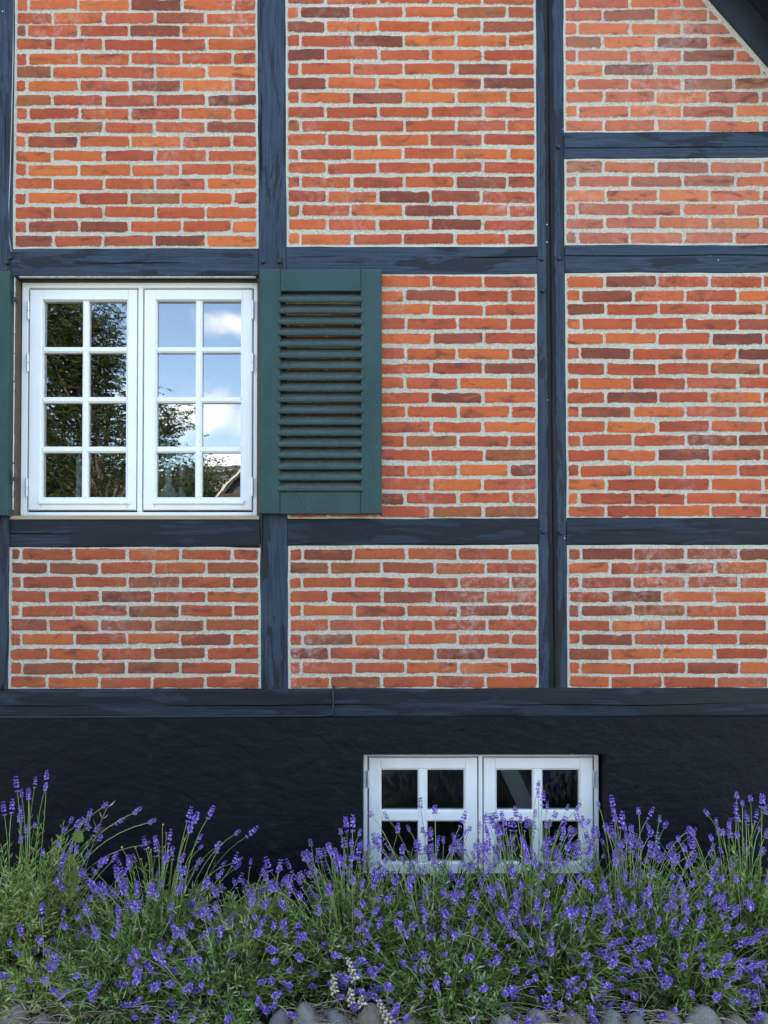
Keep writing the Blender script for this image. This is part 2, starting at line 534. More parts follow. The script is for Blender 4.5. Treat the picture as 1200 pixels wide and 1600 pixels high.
def timber(name, quad, mat, front=-0.006, depth=0.13, along='x', cracks=(), seed=0, vflip=False, n_u=None, voff=0.0, wob=0.0022):
    """quad: photograph pixels tl, tr, br, bl on the wall plane; a hewn face with worn arrises and drying cracks"""
    tl, tr, br, bl = [P(a, b, 0.0) for a, b in quad]
    if along == 'x':
        A0, A1, B0, B1 = bl, br, tl, tr        # u along x, v upward
    else:
        A0, A1, B0, B1 = bl, tl, br, tr        # u upward, v along x
    L = ((A1 - A0).length + (B1 - B0).length) / 2
    W = ((B0 - A0).length + (B1 - A1).length) / 2
    nu = n_u or max(10, int(L / 0.03))
    vs_ = [(0.0, 0, -1), (0.025, 0, -1), (0.09, 0, -1)]
    for k in range(1, 8): vs_.append((0.09 + 0.82 * k / 8, 0, -1))
    vs_ += [(0.91, 0, -1), (0.975, 0, -1), (1.0, 0, -1)]
    for ci, cpos in enumerate(cracks):
        vs_ = [q for q in vs_ if q[2] >= 0 or abs(q[0] - cpos) > 0.075 or q[0] in (0.0, 1.0)]
        w = 0.003 / W
        vs_ += [(cpos - w, 0, ci), (cpos, 1, ci), (cpos + w, 0, ci)]
    vs_.sort(key=lambda q: q[0])
    m = MB()
    uvs = []
    nv = len(vs_)
    for i in range(nu + 1):
        s = i / nu
        for (v, deep, ci) in vs_:
            vv = v
            if ci >= 0:
                vv = v + 0.05 * noise.noise((s * L * 2.2, ci * 7.3, seed * 3.1))
            p = lerp(A0, A1, s).lerp(lerp(B0, B1, s), vv)
            y = front + wob * noise.noise((s * L * 6, vv * 3, seed * 5.7))
            edge = min(vv, 1 - vv) * W
            if edge < 0.006:
                y += 0.006 * (1 - edge / 0.006) ** 1.5
            if v in (0.0, 1.0):
                k = 0.0040 * noise.noise((s * L * 4.5, v * 9, seed * 2.3)) + 0.0016 * noise.noise((s * L * 40, v * 9, seed))
                if along == 'x': p = p + Vector((0, 0, k))
                else: p = p + Vector((k, 0, 0))
            if deep:
                fade = max(0.0, min(1.0, 0.35 + 2.2 * noise.noise((s * L * 1.3, ci * 3.3, seed * 9.1))))
                y += 0.010 * fade
            m.v.append((p.x, y, p.z))
            uvs.append((s * L, (vv * W + voff) if not vflip else ((1 - vv) * W + voff)))
    for i in range(nu):
        for j in range(nv - 1):
            a = i * nv + j
            if along == 'x': m.f.append((a, a + nv, a + nv + 1, a + 1))
            else: m.f.append((a, a + 1, a + nv + 1, a + nv))
    # sides and back
    ring = [i * nv for i in range(nu + 1)] + [nu * nv + j for j in range(1, nv)] + \
           [i * nv + nv - 1 for i in range(nu - 1, -1, -1)] + [j for j in range(nv - 2, 0, -1)]
    b = len(m.v)
    for r_ in ring:
        x, y, z = m.v[r_]
        m.v.append((x, front + depth, z))
        uvs.append(uvs[r_])
    n = len(ring)
    for k in range(n):
        k2 = (k + 1) % n
        if along == 'x': m.f.append((ring[k2], ring[k], b + k, b + k2))
        else: m.f.append((ring[k], ring[k2], b + k2, b + k))
    m.f.append(tuple(range(b, b + n)) if along == 'x' else tuple(range(b + n - 1, b - 1, -1)))
    me = m.mesh(name)
    uvl = me.uv_layers.new(name='UVMap')
    for lp in me.loops:
        uvl.data[lp.index].uv = uvs[lp.vertex_index]
    o = link(name, me, house, mat)
    o.matrix_parent_inverse = Matrix.Translation(-HOFF)
    return o

TOP = -140           # the wall goes on a little above the photograph
def edge_x(pts, y):
    (x0, y0), (x1, y1) = pts
    return x0 + (x1 - x0) * (y - y0) / (y1 - y0)
# timber edges (photograph pixels) as lines: (x at y=0, x at y=1076)
E = {'p0l': ((-24, 0), (-34, 1076)), 'p0r': ((23.5, 0), (13, 1076)), 'p1l': ((402, 0), (407.5, 1076)), 'p1r': ((446, 0), (450.5, 1076)),
     'p2l': ((837, 0), (842, 1076)), 'p2m': ((856, 0), (866, 1076)), 'p2r': ((880, 0), (887, 1076)), 'p3l': ((1296, 0), (1304, 1076)), 'p3r': ((1340, 0), (1348, 1076)),
     'pml': ((-446, 0), (-456, 1076)), 'pmr': ((-402, 0), (-412, 1076))}
def ex(k, y): return edge_x(E[k], y)
def post(a, b, y0, y1, mat, **kw):
    return timber('timber_post', [(ex(a, y0), y0), (ex(b, y0), y0), (ex(b, y1), y1), (ex(a, y1), y1)], mat, along='z', **kw)

p_left = post('p0l', 'p0r', TOP, 1076, M['timber'], seed=1, cracks=(0.72,))
p_mid = post('p1l', 'p1r', TOP, 1076, M['timber'], seed=2, cracks=(0.12,))
p_r1 = post('p2l', 'p2m', TOP, 1076, M['timber_seam'], seed=3, vflip=True)
p_r2 = post('p2m', 'p2r', TOP, 1076, M['timber_seam'], seed=4)
p_out = post('p3l', 'p3r', 225, 1076, M['timber'], seed=5)
p_out2 = post('pml', 'pmr', TOP, 1076, M['timber'], seed=6)

def beam(a, b, tl, tr, br, bl, mat, **kw):
    return timber('timber_beam', [(ex(a, tl), tl), (ex(b, tr), tr), (ex(b, br), br), (ex(a, bl), bl)], mat, along='x', **kw)
beam('p0r', 'p1l', 389, 388, 431, 433, M['timber'], seed=11, cracks=(0.47,))
beam('p1r', 'p2l', 385, 385, 429, 430, M['timber'], seed=12, cracks=(0.62,), front=-0.004)
beam('p2r', 'p3l', 207, 205, 246, 249, M['timber'], seed=13, cracks=(0.40,))
beam('p2r', 'p3l', 383, 383, 426, 427, M['timber'], seed=14, cracks=(0.60,))
beam('p0r', 'p1l', 811, 811, 855, 855, M['timber_worn_shaded'], seed=15, cracks=(0.45,))
beam('p1r', 'p2l', 810, 810, 851, 853, M['timber_worn_shaded'], seed=16)
beam('p2r', 'p3l', 809, 809, 851, 852, M['timber_worn_shaded'], seed=17, cracks=(0.55,))
for y0, y1 in ((388, 432), (811, 855)):
    beam('pmr', 'p0l', y0, y0, y1, y1, M['timber'], seed=18 + y0)
timber('sill_beam', [(-456, 1077), (1348, 1074), (1348, 1119), (-456, 1122)], M['timber_worn_shaded'], front=-0.010, seed=21, cracks=(0.42,), n_u=120)

# wooden pegs at the joints
def pegs(parent, pts):
    for (px, py) in pts:
        m = MB()
        c = P(px, py, 0)
        ring = []
        for (r_, y) in ((0.0105, -0.004), (0.0105, -0.014), (0.0085, -0.018), (0.004, -0.0195)):
            for k in range(9):
                a = 2 * math.pi * k / 9
                ring.append((c.x + r_ * math.cos(a), y, c.z + r_ * math.sin(a)))
        m.v = ring
        for i in range(3):
            for k in range(9):
                k2 = (k + 1) % 9
                m.f.append((i*9 + k, i*9 + k2, (i+1)*9 + k2, (i+1)*9 + k))
        m.f.append(tuple(27 + k for k in range(9)))
        hpart('peg', m, M['cable'], parent, True)
pegs(p_mid, [(411, 410), (437, 410)])
pegs(p_r1, [(846, 406), (848, 831), (847, 455)])
pegs(p_r2, [(873, 405), (872, 231), (875, 833)])
pegs(p_left, [(18, 404), (12, 412)])

# ---- brick infill panels
DIAG = ((1106.5, 0.0), (1200.0, 107.0))      # underside of the rafter, in photograph pixels
def diag_side(px, py, off=0.0):
    (x0, y0), (x1, y1) = DIAG
    nx, ny = (y1 - y0), -(x1 - x0)
    l = math.hypot(nx, ny)
    return ((px - x0) * nx + (py - y0) * ny) / l + off        # > 0: beyond the rafter
def clip_diag(poly, off):
    out = []
    n = len(poly)
    for i in range(n):
        a, b = poly[i], poly[(i + 1) % n]
        da, db = diag_side(*a, off), diag_side(*b, off)
        if da <= 0: out.append(a)
        if (da < 0) != (db < 0) and abs(da - db) > 1e-9:
            t = da / (da - db)
            out.append((a[0] + (b[0] - a[0]) * t, a[1] + (b[1] - a[1]) * t))
    return out

ORANGE = [(0.43, 0.103, 0.030), (0.41, 0.092, 0.028), (0.45, 0.116, 0.034)]
RED = [(0.34, 0.068, 0.027), (0.37, 0.076, 0.028), (0.31, 0.060, 0.027), (0.40, 0.088, 0.030), (0.35, 0.077, 0.035)]
DARK = [(0.215, 0.055, 0.030), (0.165, 0.043, 0.026), (0.245, 0.060, 0.032)]
BROWN = [(0.26, 0.080, 0.030), (0.22, 0.072, 0.032)]
DARKS = [(243,47),(238,133),(361,154),(80,353),(160,353),(80,221),(361,199),(283,25),(75,376),(508,18),(793,43),(758,107),(593,152),(480,41),(794,130),(478,85),
 (757,284),(634,307),(673,329),(714,351),(478,130),(970,23),(1067,65),(1108,87),(985,110),(1067,261),(1028,283),(1108,283),(672,462),(814,552),(796,576),(712,621),(814,735),
 (986,438),(945,462),(913,484),(1172,506),(947,550),(1178,548),(988,617),(948,642),(1182,685),(1115,685),(198,932),(38,977),(197,977),(319,1000),(280,1021),(45,888),
 (480,1021),(640,888),(717,932),(717,1021),(994,932),(950,954),(952,1000),(920,1021),(1120,1044),(948,864),(1033,864),(1114,866),(300,376)]
BROWNS = [(115,888),(240,954),(279,977),(362,977),(556,888),(512,1000),(819,910),(673,688),(796,711),(200,1044),(80,1044),(775,799),(690,799),(915,261),(850,977)]
ORANGES = [(160,7),(325,48),(82,91),(361,110),(83,134),(280,177),(321,177),(118,243),(240,221),(82,265),(160,265),(75,310),(320,310),(282,376),(361,376),(363,70),
 (546,41),(672,64),(753,64),(553,130),(634,130),(674,152),(757,152),(816,152),(815,196),(552,307),(592,329),(753,329),(755,240),(815,240),(508,373),(478,262),
 (1065,23),(943,44),(1023,44),(987,65),(1133,65),(910,108),(1023,173),(1067,194),(912,305),(985,305),(612,530),(754,552),(796,667),(756,735),(714,757),(620,484),
 (915,527),(987,527),(985,663),(1142,617),(912,755),(240,1000),(915,888),(994,977),(995,1021),(1076,1021),(1160,932),(955,1044),(760,1044),(620,1000),(540,954),(100,1021)]

def outline(poly, seed):
    """rounds and roughens a brick outline (world metres, x/z), about 24 points"""
    r2 = random.Random(seed)
    n = len(poly)
    per = sum((poly[(i+1) % n] - poly[i]).length for i in range(n))
    pts = []
    for i in range(n):
        a, b = poly[i], poly[(i + 1) % n]
        L = (b - a).length
        if L < 0.006: continue
        rc = min(0.006, L * 0.25) * r2.uniform(0.5, 1.4)
        k = max(1, int(round(L / per * 20)))
        d = (b - a) / L
        nrm = Vector((-d.y, d.x))
        ph = r2.uniform(0, 50)
        for j in range(k + 1):
            s = rc + (L - 2 * rc) * j / k
            off = 0.0028 * noise.noise((s * 16 + ph, seed * 1.7, i)) + r2.uniform(-0.0011, 0.0011)
            if r2.random() < 0.035: off += 0.004
            pts.append(a + d * s + nrm * off)
    return pts

BR_Y = -0.0035
def brick_geo(poly, seed, m, edge):
    """adds one brick to m around its own centre; returns the centre"""
    pts = outline(poly, seed)
    if len(pts) < 4: return None
    c = sum(pts, Vector((0, 0))) / len(pts)
    n = len(pts)
    b = len(m.v)
    r2 = random.Random(seed + 5)
    tx, tz = r2.uniform(-0.008, 0.008), r2.uniform(-0.025, 0.025)
    for ring, (inset, y, e) in enumerate(((0.0, 0.006, 1.0), (0.0, 0.0022, 1.0), (0.0085, 0.0, 0.0))):
        for p in pts:
            d = p - c
            if inset:
                sx = max(0.0, abs(d.x) - inset) / max(abs(d.x), 1e-6)
                sz = max(0.0, abs(d.y) - inset) / max(abs(d.y), 1e-6)
                d = Vector((d.x * sx, d.y * sz))
            yy = y + (d.x * tx + d.y * tz if ring else 0)
            m.v.append((d.x, yy, d.y))
            edge.append(e)
    for rg in (0, 1):
        for k in range(n):
            k2 = (k + 1) % n
            m.f.append((b + rg*n + k2, b + rg*n + k, b + (rg+1)*n + k, b + (rg+1)*n + k2))
    m.f.append(tuple(b + 2*n + k for k in range(n)))
    return c

def set_edge(me, edge):
    at = me.attributes.new('edge', 'FLOAT', 'POINT')
    at.data.foreach_set('value', edge)

def orient(poly):
    a = sum(poly[i].x * poly[(i+1) % len(poly)].y - poly[(i+1) % len(poly)].x * poly[i].y for i in range(len(poly)))
    return poly if a > 0 else poly[::-1]

n_brick = 0
def panel(xl, xr, yt, yb, rows, ja, jb, pitch=81.2, first='a', clip=False, pale=0.0, dull=0.0, tilt=0.0):
    """one infill panel: mortar bed plus its courses. rows: centre y of each course; ja/jb: x of one joint in odd/even courses"""
    global n_brick
    # mortar bed
    poly = [(xl(yt), yt), (xr(yt), yt), (xr(yb), yb), (xl(yb), yb)]
    if clip: poly = clip_diag(poly, 0.0)
    w = [P(a, b, 0) for a, b in poly]
    cx = sum(p.x for p in w) / len(w); cz = sum(p.z for p in w) / len(w)
    m, edge = MB(), []
    n = len(w)
    for (ins, y, e) in ((-0.012, 0.11, 1.0), (-0.012, 0.0, 1.0), (0.004, 0.0, 1.0), (0.009, 0.0, 0.0)):
        for p in w:
            dx, dz = p.x - cx, p.z - cz
            dx -= min(ins, abs(dx)) * (1 if dx > 0 else -1); dz -= min(ins, abs(dz)) * (1 if dz > 0 else -1)
            m.v.append((cx + dx, y, cz + dz)); edge.append(e)
    for rg in range(3):
        for k in range(n):
            k2 = (k + 1) % n
            m.f.append((rg*n + k, rg*n + k2, (rg+1)*n + k2, (rg+1)*n + k))
    m.f.append(tuple(3*n + k for k in range(n - 1, -1, -1)))
    m.f.append(tuple(range(n)))
    me = m.mesh('brick_panel')
    set_edge(me, edge)
    bed = link('brick_panel', me, house, M['mortar'])
    bed.matrix_parent_inverse = Matrix.Translation(-HOFF)
    rest, redge = MB(), []
    for ri, yc in enumerate(rows):
        j0 = ja if (ri % 2 == 0) == (first == 'a') else jb
        lo, hi = xl(yc) + 3.6, xr(yc) - 3.4
        x = j0 - pitch * math.ceil((j0 - lo) / pitch)
        js = []
        while x < hi + pitch:
            js.append(x + rnd.uniform(-1.6, 1.6)); x += pitch
        xs = [lo] + [j for j in js if lo + 7 < j < hi - 7] + [hi]
        hgt = 17.0 + rnd.uniform(-0.5, 0.5)
        for k in range(len(xs) - 1):
            a = xs[k] + (2.1 + rnd.uniform(-0.6, 0.6) if k else 0)
            b = xs[k+1] - (2.1 + rnd.uniform(-0.6, 0.6) if k < len(xs) - 2 else 0)
            if b - a < 6: continue
            dy = rnd.uniform(-0.9, 0.9); sk = rnd.uniform(-0.8, 0.8); h2 = hgt + rnd.uniform(-0.9, 0.9)
            yy = yc + dy + tilt * ((a + b) / 2 - 600)
            q = [(a, yy + h2/2 + sk), (b, yy + h2/2 - sk), (b, yy - h2/2 - sk), (a, yy - h2/2 + sk)]
            if clip:
                q = clip_diag(q, 7.0)
                if len(q) < 3: continue
            wp = orient([Vector((P(u, v, BR_Y).x, P(u, v, BR_Y).z)) for u, v in q])
            n_brick += 1
            hidden = b < -4 or a > 1204 or yy < -12 or (412 < a and b < 590 and 425 < yy < 795)
            if hidden:
                mm, ee = MB(), []
                c = brick_geo(wp, n_brick, mm, ee)
                if c is None: continue
                rest.add([(v[0] + c.x, v[1] + BR_Y, v[2] + c.y) for v in mm.v], mm.f)
                redge.extend(ee)
                continue
            mm, ee = MB(), []
            c = brick_geo(wp, n_brick, mm, ee)
            if c is None: continue
            me = mm.mesh('brick')
            set_edge(me, ee)
            o = link('brick', me, bed, M['brick'])
            o.location = (c.x, BR_Y, c.y)
            inside = lambda L: any(a <= u <= b and abs(v - yy) < 11 for u, v in L)
            if inside(DARKS): col = rnd.choice(DARK)
            elif inside(ORANGES): col = rnd.choice(ORANGE)
            elif inside(BROWNS): col = rnd.choice(BROWN)
            else:
                r_ = rnd.random()
                col = rnd.choice(ORANGE) if r_ < 0.10 else rnd.choice(DARK + BROWN) if r_ < 0.17 else rnd.choice(RED)
            f = rnd.uniform(0.90, 1.10)
            g = [ch * f for ch in col]
            lum = sum(g) / 3
            g = [lerp(ch, t_, pale) for ch, t_ in zip(g, (0.60, 0.36, 0.29))]
            g = [lerp(ch, t_, dull) for ch, t_ in zip(g, (0.21, 0.060, 0.030))]
            o.color = (*g, 1)
    if rest.v:
        me = rest.mesh('bricks')
        set_edge(me, redge)
        o = link('bricks', me, bed, M['brick'])
        o.color = (0.46, 0.10, 0.045, 1)
        o['kind'] = 'stuff'
    return bed

def XE(k): return lambda y: ex(k, y)
def up(rows, stop=TOP):
    """adds courses above the photograph"""
    out = list(rows)
    while out[0] - 22 > stop + 8: out.insert(0, out[0] - 22)
    return out
def par(rows, ref): return 'a' if ([round(r) for r in rows].index(ref)) % 2 == 0 else 'b'

rA = up([7,28,48,69,91.7,112,133.7,156.5,177.5,199,221,243.5,265,287,309.5,331.5,353.5,376])
panel(XE('p0r'), XE('p1l'), TOP, 389, rA, 82, 43, pitch=80, first=par(rA, 28), tilt=0.0)
rB = up([-3,19,41,63,85,107,130,152,174.5,196,218,240,262,284,307,329,351,373])
panel(XE('p1r'), XE('p2l'), TOP, 385, rB, 468.5, 510, first=par(rB, 19))
rC = up([3,23,44,65.5,87,108.5,130.5,151.5,173.5,196])
panel(XE('p2r'), XE('p3l'), TOP, 207, rC, 943, 901.5, pitch=82, first=par(rC, 23), clip=True, pale=0.12)
panel(XE('p2r'), XE('p3l'), 248, 384, [261,283,305.5,327,348.5,371], 945, 903, pitch=82, pale=0.14, dull=0.08)
rE = [440,462,483.5,506,529,552.5,576,598.5,621,643,666.5,688.5,711,735,757,778.5,799]
panel(XE('p1r'), XE('p2l'), 429, 811, rE, 674, 634)
panel(XE('p2r'), XE('p3l'), 426, 810, rE, 946, 907, pitch=82)
rG = [866,888,910,932.5,954.5,977,999,1021.5,1044,1066]
panel(XE('p0r'), XE('p1l'), 854, 1078, rG, 33.5, 74, pitch=82.4, dull=0.42)
panel(XE('p1r'), XE('p2l'), 852, 1077, rG, 471.5, 515.5, pitch=81.6, dull=0.28)
panel(XE('p2r'), XE('p3l'), 851, 1076, rG, 907.5, 954, pitch=82.3, dull=0.26)
for yt, yb, rr in ((TOP, 389, rA), (431, 812, rE), (854, 1078, rG)):      # the bay beyond the left post
    panel(XE('pmr'), XE('p0l'), yt, yb, rr, -360, -320)

# ---- plinth with the cellar window opening
BW = (566, 948, 1178, 1376)
def build_plinth():
    m = MB()
    Y0 = -0.022
    zg = -0.12
    def face(px0, px1, py0, py1, nx, nz):
        a, b = P(px0, py0, Y0), P(px1, py1, Y0)
        ax, bx_ = P(px0, 1270, Y0).x, P(px1, 1270, Y0).x
        base = len(m.v)
        for j in range(nz + 1):
            for i in range(nx + 1):
                x = lerp(ax, bx_, i / nx); z = lerp(a.z, b.z, j / nz)
                y = Y0 + 0.004 * noise.noise((x * 2.3, z * 2.3, 4)) + 0.0022 * noise.noise((x * 13, z * 17, 8)) + 0.0012 * noise.noise((x * 40, z * 50, 8))
                m.v.append((x, y, z))
        for j in range(nz):
            for i in range(nx):
                k = base + j * (nx + 1) + i
                m.f.append((k, k + nx + 1, k + nx + 2, k + 1))
    yb = 900 + (1.6 - zg) / 0.003
    l, r, t, b = BW
    face(-456, l, 1121, yb, 120, 56)
    face(r, 1348, 1120, yb, 60, 56)
    face(l, r, 1120, t, 60, 10)
    face(l, r, b, yb, 60, 20)
    # ledge on top, and the reveals of the window opening
    a, c = P(-456, 1121, Y0), P(1348, 1120, Y0)
    m.add([(a.x, Y0 + 0.002, a.z), (c.x, Y0 + 0.002, c.z), (c.x, 0.02, c.z + 0.004), (a.x, 0.02, a.z + 0.004)], [(0, 1, 2, 3)])
    p0, p1 = P(l, t, Y0), P(r, b, Y0)
    x0, x1, z1, z0 = p0.x, p1.x, p0.z, p1.z
    x0, x1 = P(l, 1270, Y0).x, P(r, 1270, Y0).x
    D = 0.22
    m.add([(x0, Y0, z0), (x0, Y0, z1), (x0, D, z1), (x0, D, z0), (x1, Y0, z0), (x1, Y0, z1), (x1, D, z1), (x1, D, z0)],
          [(0, 1, 2, 3), (4, 7, 6, 5), (1, 5, 6, 2), (0, 3, 7, 4)])
    hpart('plinth', m, M['plinth'], smooth=False)
build_plinth()

# ---- casement windows
def window(name, F, sashes, Yf, sill=None, hinge_len=0.085, label=None):
    """F: frame outer pixels l, r, t, b. sashes: dicts with l, r, t, b, glass columns and rows. Yf: frame face."""
    def X(px, Y): return P(px, (F[2] + F[3]) / 2, Y).x
    def Z(py, Y): return P(600, py, Y).z
    l, r, t, b = F
    m = MB()
    def bx(mb, pl, pr, pt, pb, y0, y1, ch=0.003):
        mb.box(X(pl, y0), X(pr, y0), y0, y1, Z(pb, y0), Z(pt, y0), ch)
    s0, s1 = sashes
    G, GB = 1.9, 3.2
    bx(m, l, s0['l'] - G, t, b, Yf, Yf + 0.10)
    bx(m, s1['r'] + G, r, t, b, Yf, Yf + 0.10)
    bx(m, s0['l'] - G, s1['r'] + G, t, s0['t'] - G, Yf, Yf + 0.10)
    bx(m, s0['l'] - G, s1['r'] + G, s0['b'] + GB, b, Yf, Yf + 0.10)
    bx(m, s0['r'] + G, s1['l'] - G, s0['t'] - G, s0['b'] + GB, Yf, Yf + 0.10)
    w = hpart(name, m, M['white'], label=label)
    mg = MB()                                      # near-black strips behind the sash gaps, painting in their shadow
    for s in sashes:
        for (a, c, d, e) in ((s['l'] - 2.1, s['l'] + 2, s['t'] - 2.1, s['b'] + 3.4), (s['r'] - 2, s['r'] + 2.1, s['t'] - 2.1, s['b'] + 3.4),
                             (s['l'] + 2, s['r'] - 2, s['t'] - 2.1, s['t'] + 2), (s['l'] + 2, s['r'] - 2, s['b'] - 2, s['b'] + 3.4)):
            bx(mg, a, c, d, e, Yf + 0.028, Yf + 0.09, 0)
    hpart('gap_shadow_strip', mg, M['gap_shade_pane'], w)
    ys = Yf - 0.004
    for si, s in enumerate(sashes):
        ms = MB()
        gl, gr = s['cols'][0][0], s['cols'][-1][1]
        gt, gb = s['rows'][0][0], s['rows'][-1][1]
        bx(ms, s['l'], gl - 2, s['t'], s['b'], ys, ys + 0.06, 0.004)
        bx(ms, gr + 2, s['r'], s['t'], s['b'], ys, ys + 0.06, 0.004)
        bx(ms, gl - 2, gr + 2, s['t'] + 0.15, gt - 2, ys + 0.0006, ys + 0.06, 0.003)
        bx(ms, gl - 2, gr + 2, gb + 2, s['b'] - 0.15, ys + 0.0006, ys + 0.06, 0.003)
        # stepped glazing bead, set back
        yb = ys + 0.011
        bx(ms, gl - 2.6, gl, gt - 2.6, gb + 2.6, yb, ys + 0.05, 0.003)
        bx(ms, gr, gr + 2.6, gt - 2.6, gb + 2.6, yb, ys + 0.05, 0.003)
        bx(ms, gl, gr, gt - 2.6, gt, yb + 0.0005, ys + 0.05, 0.003)
        bx(ms, gl, gr, gb, gb + 2.6, yb + 0.0005, ys + 0.05, 0.003)
        sash = hpart('sash', ms, M['white'], w)
        if s.get('drip'):
            md = MB()
            bx(md, gl - 6, gr + 6, gb + 4.5, gb + 11, ys - 0.012, ys + 0.01, 0.005)
            hpart('drip_rail', md, M['white'], w)
        cols, rows = s['cols'], s['rows']
        yg = ys + 0.006
        for a, c in zip(cols[:-1], cols[1:]):
            mb_ = MB(); bx(mb_, a[1], c[0], gt - 1, gb + 1, yg, ys + 0.045, 0.0075)
            hpart('glazing_bar', mb_, M['white'], w)
        for a, c in zip(rows[:-1], rows[1:]):
            mb_ = MB(); bx(mb_, gl - 1, gr + 1, a[1], c[0], yg + 0.002, ys + 0.045, 0.0075)
            hpart('glazing_bar', mb_, M['white'], w)
        for (a, c) in cols:
            for (d, e) in rows:
                y = ys + 0.030
                x0, x1, z0, z1 = X(a - 1, y), X(c + 1, y), Z(e + 1, y), Z(d - 1, y)
                k1, k2 = rnd.uniform(-0.00022, 0.00022), rnd.uniform(-0.00022, 0.00022)
                mp = MB()
                v = []
                for dy in (0.0, 0.004):
                    v += [(x0, y + dy - k1 - k2, z0), (x1, y + dy + k1 - k2, z0), (x1, y + dy + k1 + k2, z1), (x0, y + dy - k1 + k2, z1)]
                mp.add(v, [(0, 1, 2, 3)])
                hpart('pane', mp, M['cellar_glass'] if name == 'basement_window' else M['glass'], w)
        side = s['l'] - 1.0 if si == 0 else s['r'] + 1.0
        for hy in s['hinges']:
            mh = MB()
            x, zc = X(side, ys), Z(hy, ys)
            mh.tube([(x, ys - 0.006, zc - hinge_len/2), (x, ys - 0.006, zc - 0.003)], 0.0068, 8)
            mh.tube([(x, ys - 0.006, zc + 0.000), (x, ys - 0.006, zc + hinge_len/2)], 0.0068, 8)
            mh.tube([(x, ys - 0.006, zc - hinge_len/2 - 0.004), (x, ys - 0.006, zc + hinge_len/2 + 0.004)], 0.0035, 6)
            hpart('hinge', mh, M['steel'], w)
    return w

RWS = [(470, 541.7), (550.5, 620), (629, 697.5), (707, 777)]
win = window('window', (33, 403.5, 440.5, 806),
       [dict(l=45, r=213, t=452, b=797, cols=[(66.5, 128), (137, 197)], rows=RWS, hinges=(486, 567, 762), drip=True),
        dict(l=224.5, r=394, t=452, b=797, cols=[(244.5, 305), (315, 376)], rows=RWS, hinges=(485, 567, 761), drip=True)], 0.055)
bwin = window('basement_window', (567.5, 936, 1179.5, 1373),
       [dict(l=576, r=746, t=1184, b=1370, cols=[(596, 653), (668, 725)], rows=[(1203, 1266), (1284, 1347)], hinges=(1217, 1342)),
        dict(l=756, r=927, t=1184, b=1370, cols=[(776, 832.5), (848, 905)], rows=[(1203, 1266), (1284, 1347)], hinges=(1217, 1342))], 0.07, hinge_len=0.078)

def build_reveals():
    # old wooden lining round the casement opening, and the pale board under it
    m = MB()
    a, b = P(19.0, 433, 0.0), P(404.5, 806, 0.0)
    yb = 0.17
    wl_ = P(33, 800, 0.055).x
    m.box(a.x - 0.03, wl_ - 0.008, 0.004, yb, P(600, 812, 0.0).z, a.z - 0.001, 0.002)
    hpart('opening_lining', m, M['old_wood'], win)
    m = MB()
    m.box(P(403, 800, 0.055).x + 0.0008, b.x + 0.03, 0.012, yb, P(600, 812, 0.0).z, a.z - 0.001, 0.002)
    hpart('opening_lining', m, M['old_wood'], win)
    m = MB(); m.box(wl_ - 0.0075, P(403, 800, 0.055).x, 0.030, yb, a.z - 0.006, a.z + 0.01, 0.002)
    hpart('top_shadow_strip', m, M['gap_shade_pane'], win)  # coloured near-black to stand in for the shadow above the frame
    m = MB()
    z1, z0 = P(600, 806.2, 0.0).z, P(600, 811.8, 0.0).z
    m.box(P(17, 806, 0.0).x, P(405, 806, 0.0).x, -0.010, 0.16, z0, z1, 0.002)
    hpart('sill_board', m, M['raw_wood'], win)
    m = MB()                                                  # torn white sealant strip at the jamb
    x0 = P(19.5, 800, 0.0).x
    for k in range(34):
        z = lerp(P(600, 437, 0).z, P(600, 800, 0).z, (k + rnd.random() * 0.5) / 34)
        w = rnd.uniform(0.003, 0.007)
        m.box(x0 - w/2 + rnd.uniform(-0.001, 0.001), x0 + w/2, -0.001, 0.012, z - rnd.uniform(0.018, 0.030), z + 0.014, 0.001)
    hpart('sealant', m, M['white'], win)
    m = MB()
    a, b = P(30, 431.5, 0.0), P(400, 433, 0.0)
    m.box(a.x, b.x, -0.005, 0.008, b.z - 0.003, b.z + 0.003, 0.001)
    hpart('sealant', m, M['mortar'], win)
    # sloping sill below the cellar window
    m = MB()
    l, r = P(566, 1270, -0.022).x + 0.0006, P(948, 1270, -0.022).x - 0.0006
    z = P(600, 1373, 0.07).z
    m.add([(l, -0.035, z - 0.030), (r, -0.035, z - 0.030), (r, 0.075, z - 0.0005), (l, 0.075, z - 0.0005), (l, -0.035, z - 0.06), (r, -0.035, z - 0.06)],
          [(0, 1, 2, 3), (4, 5, 1, 0)])
    hpart('sill', m, M['plinth'], bwin)
build_reveals()

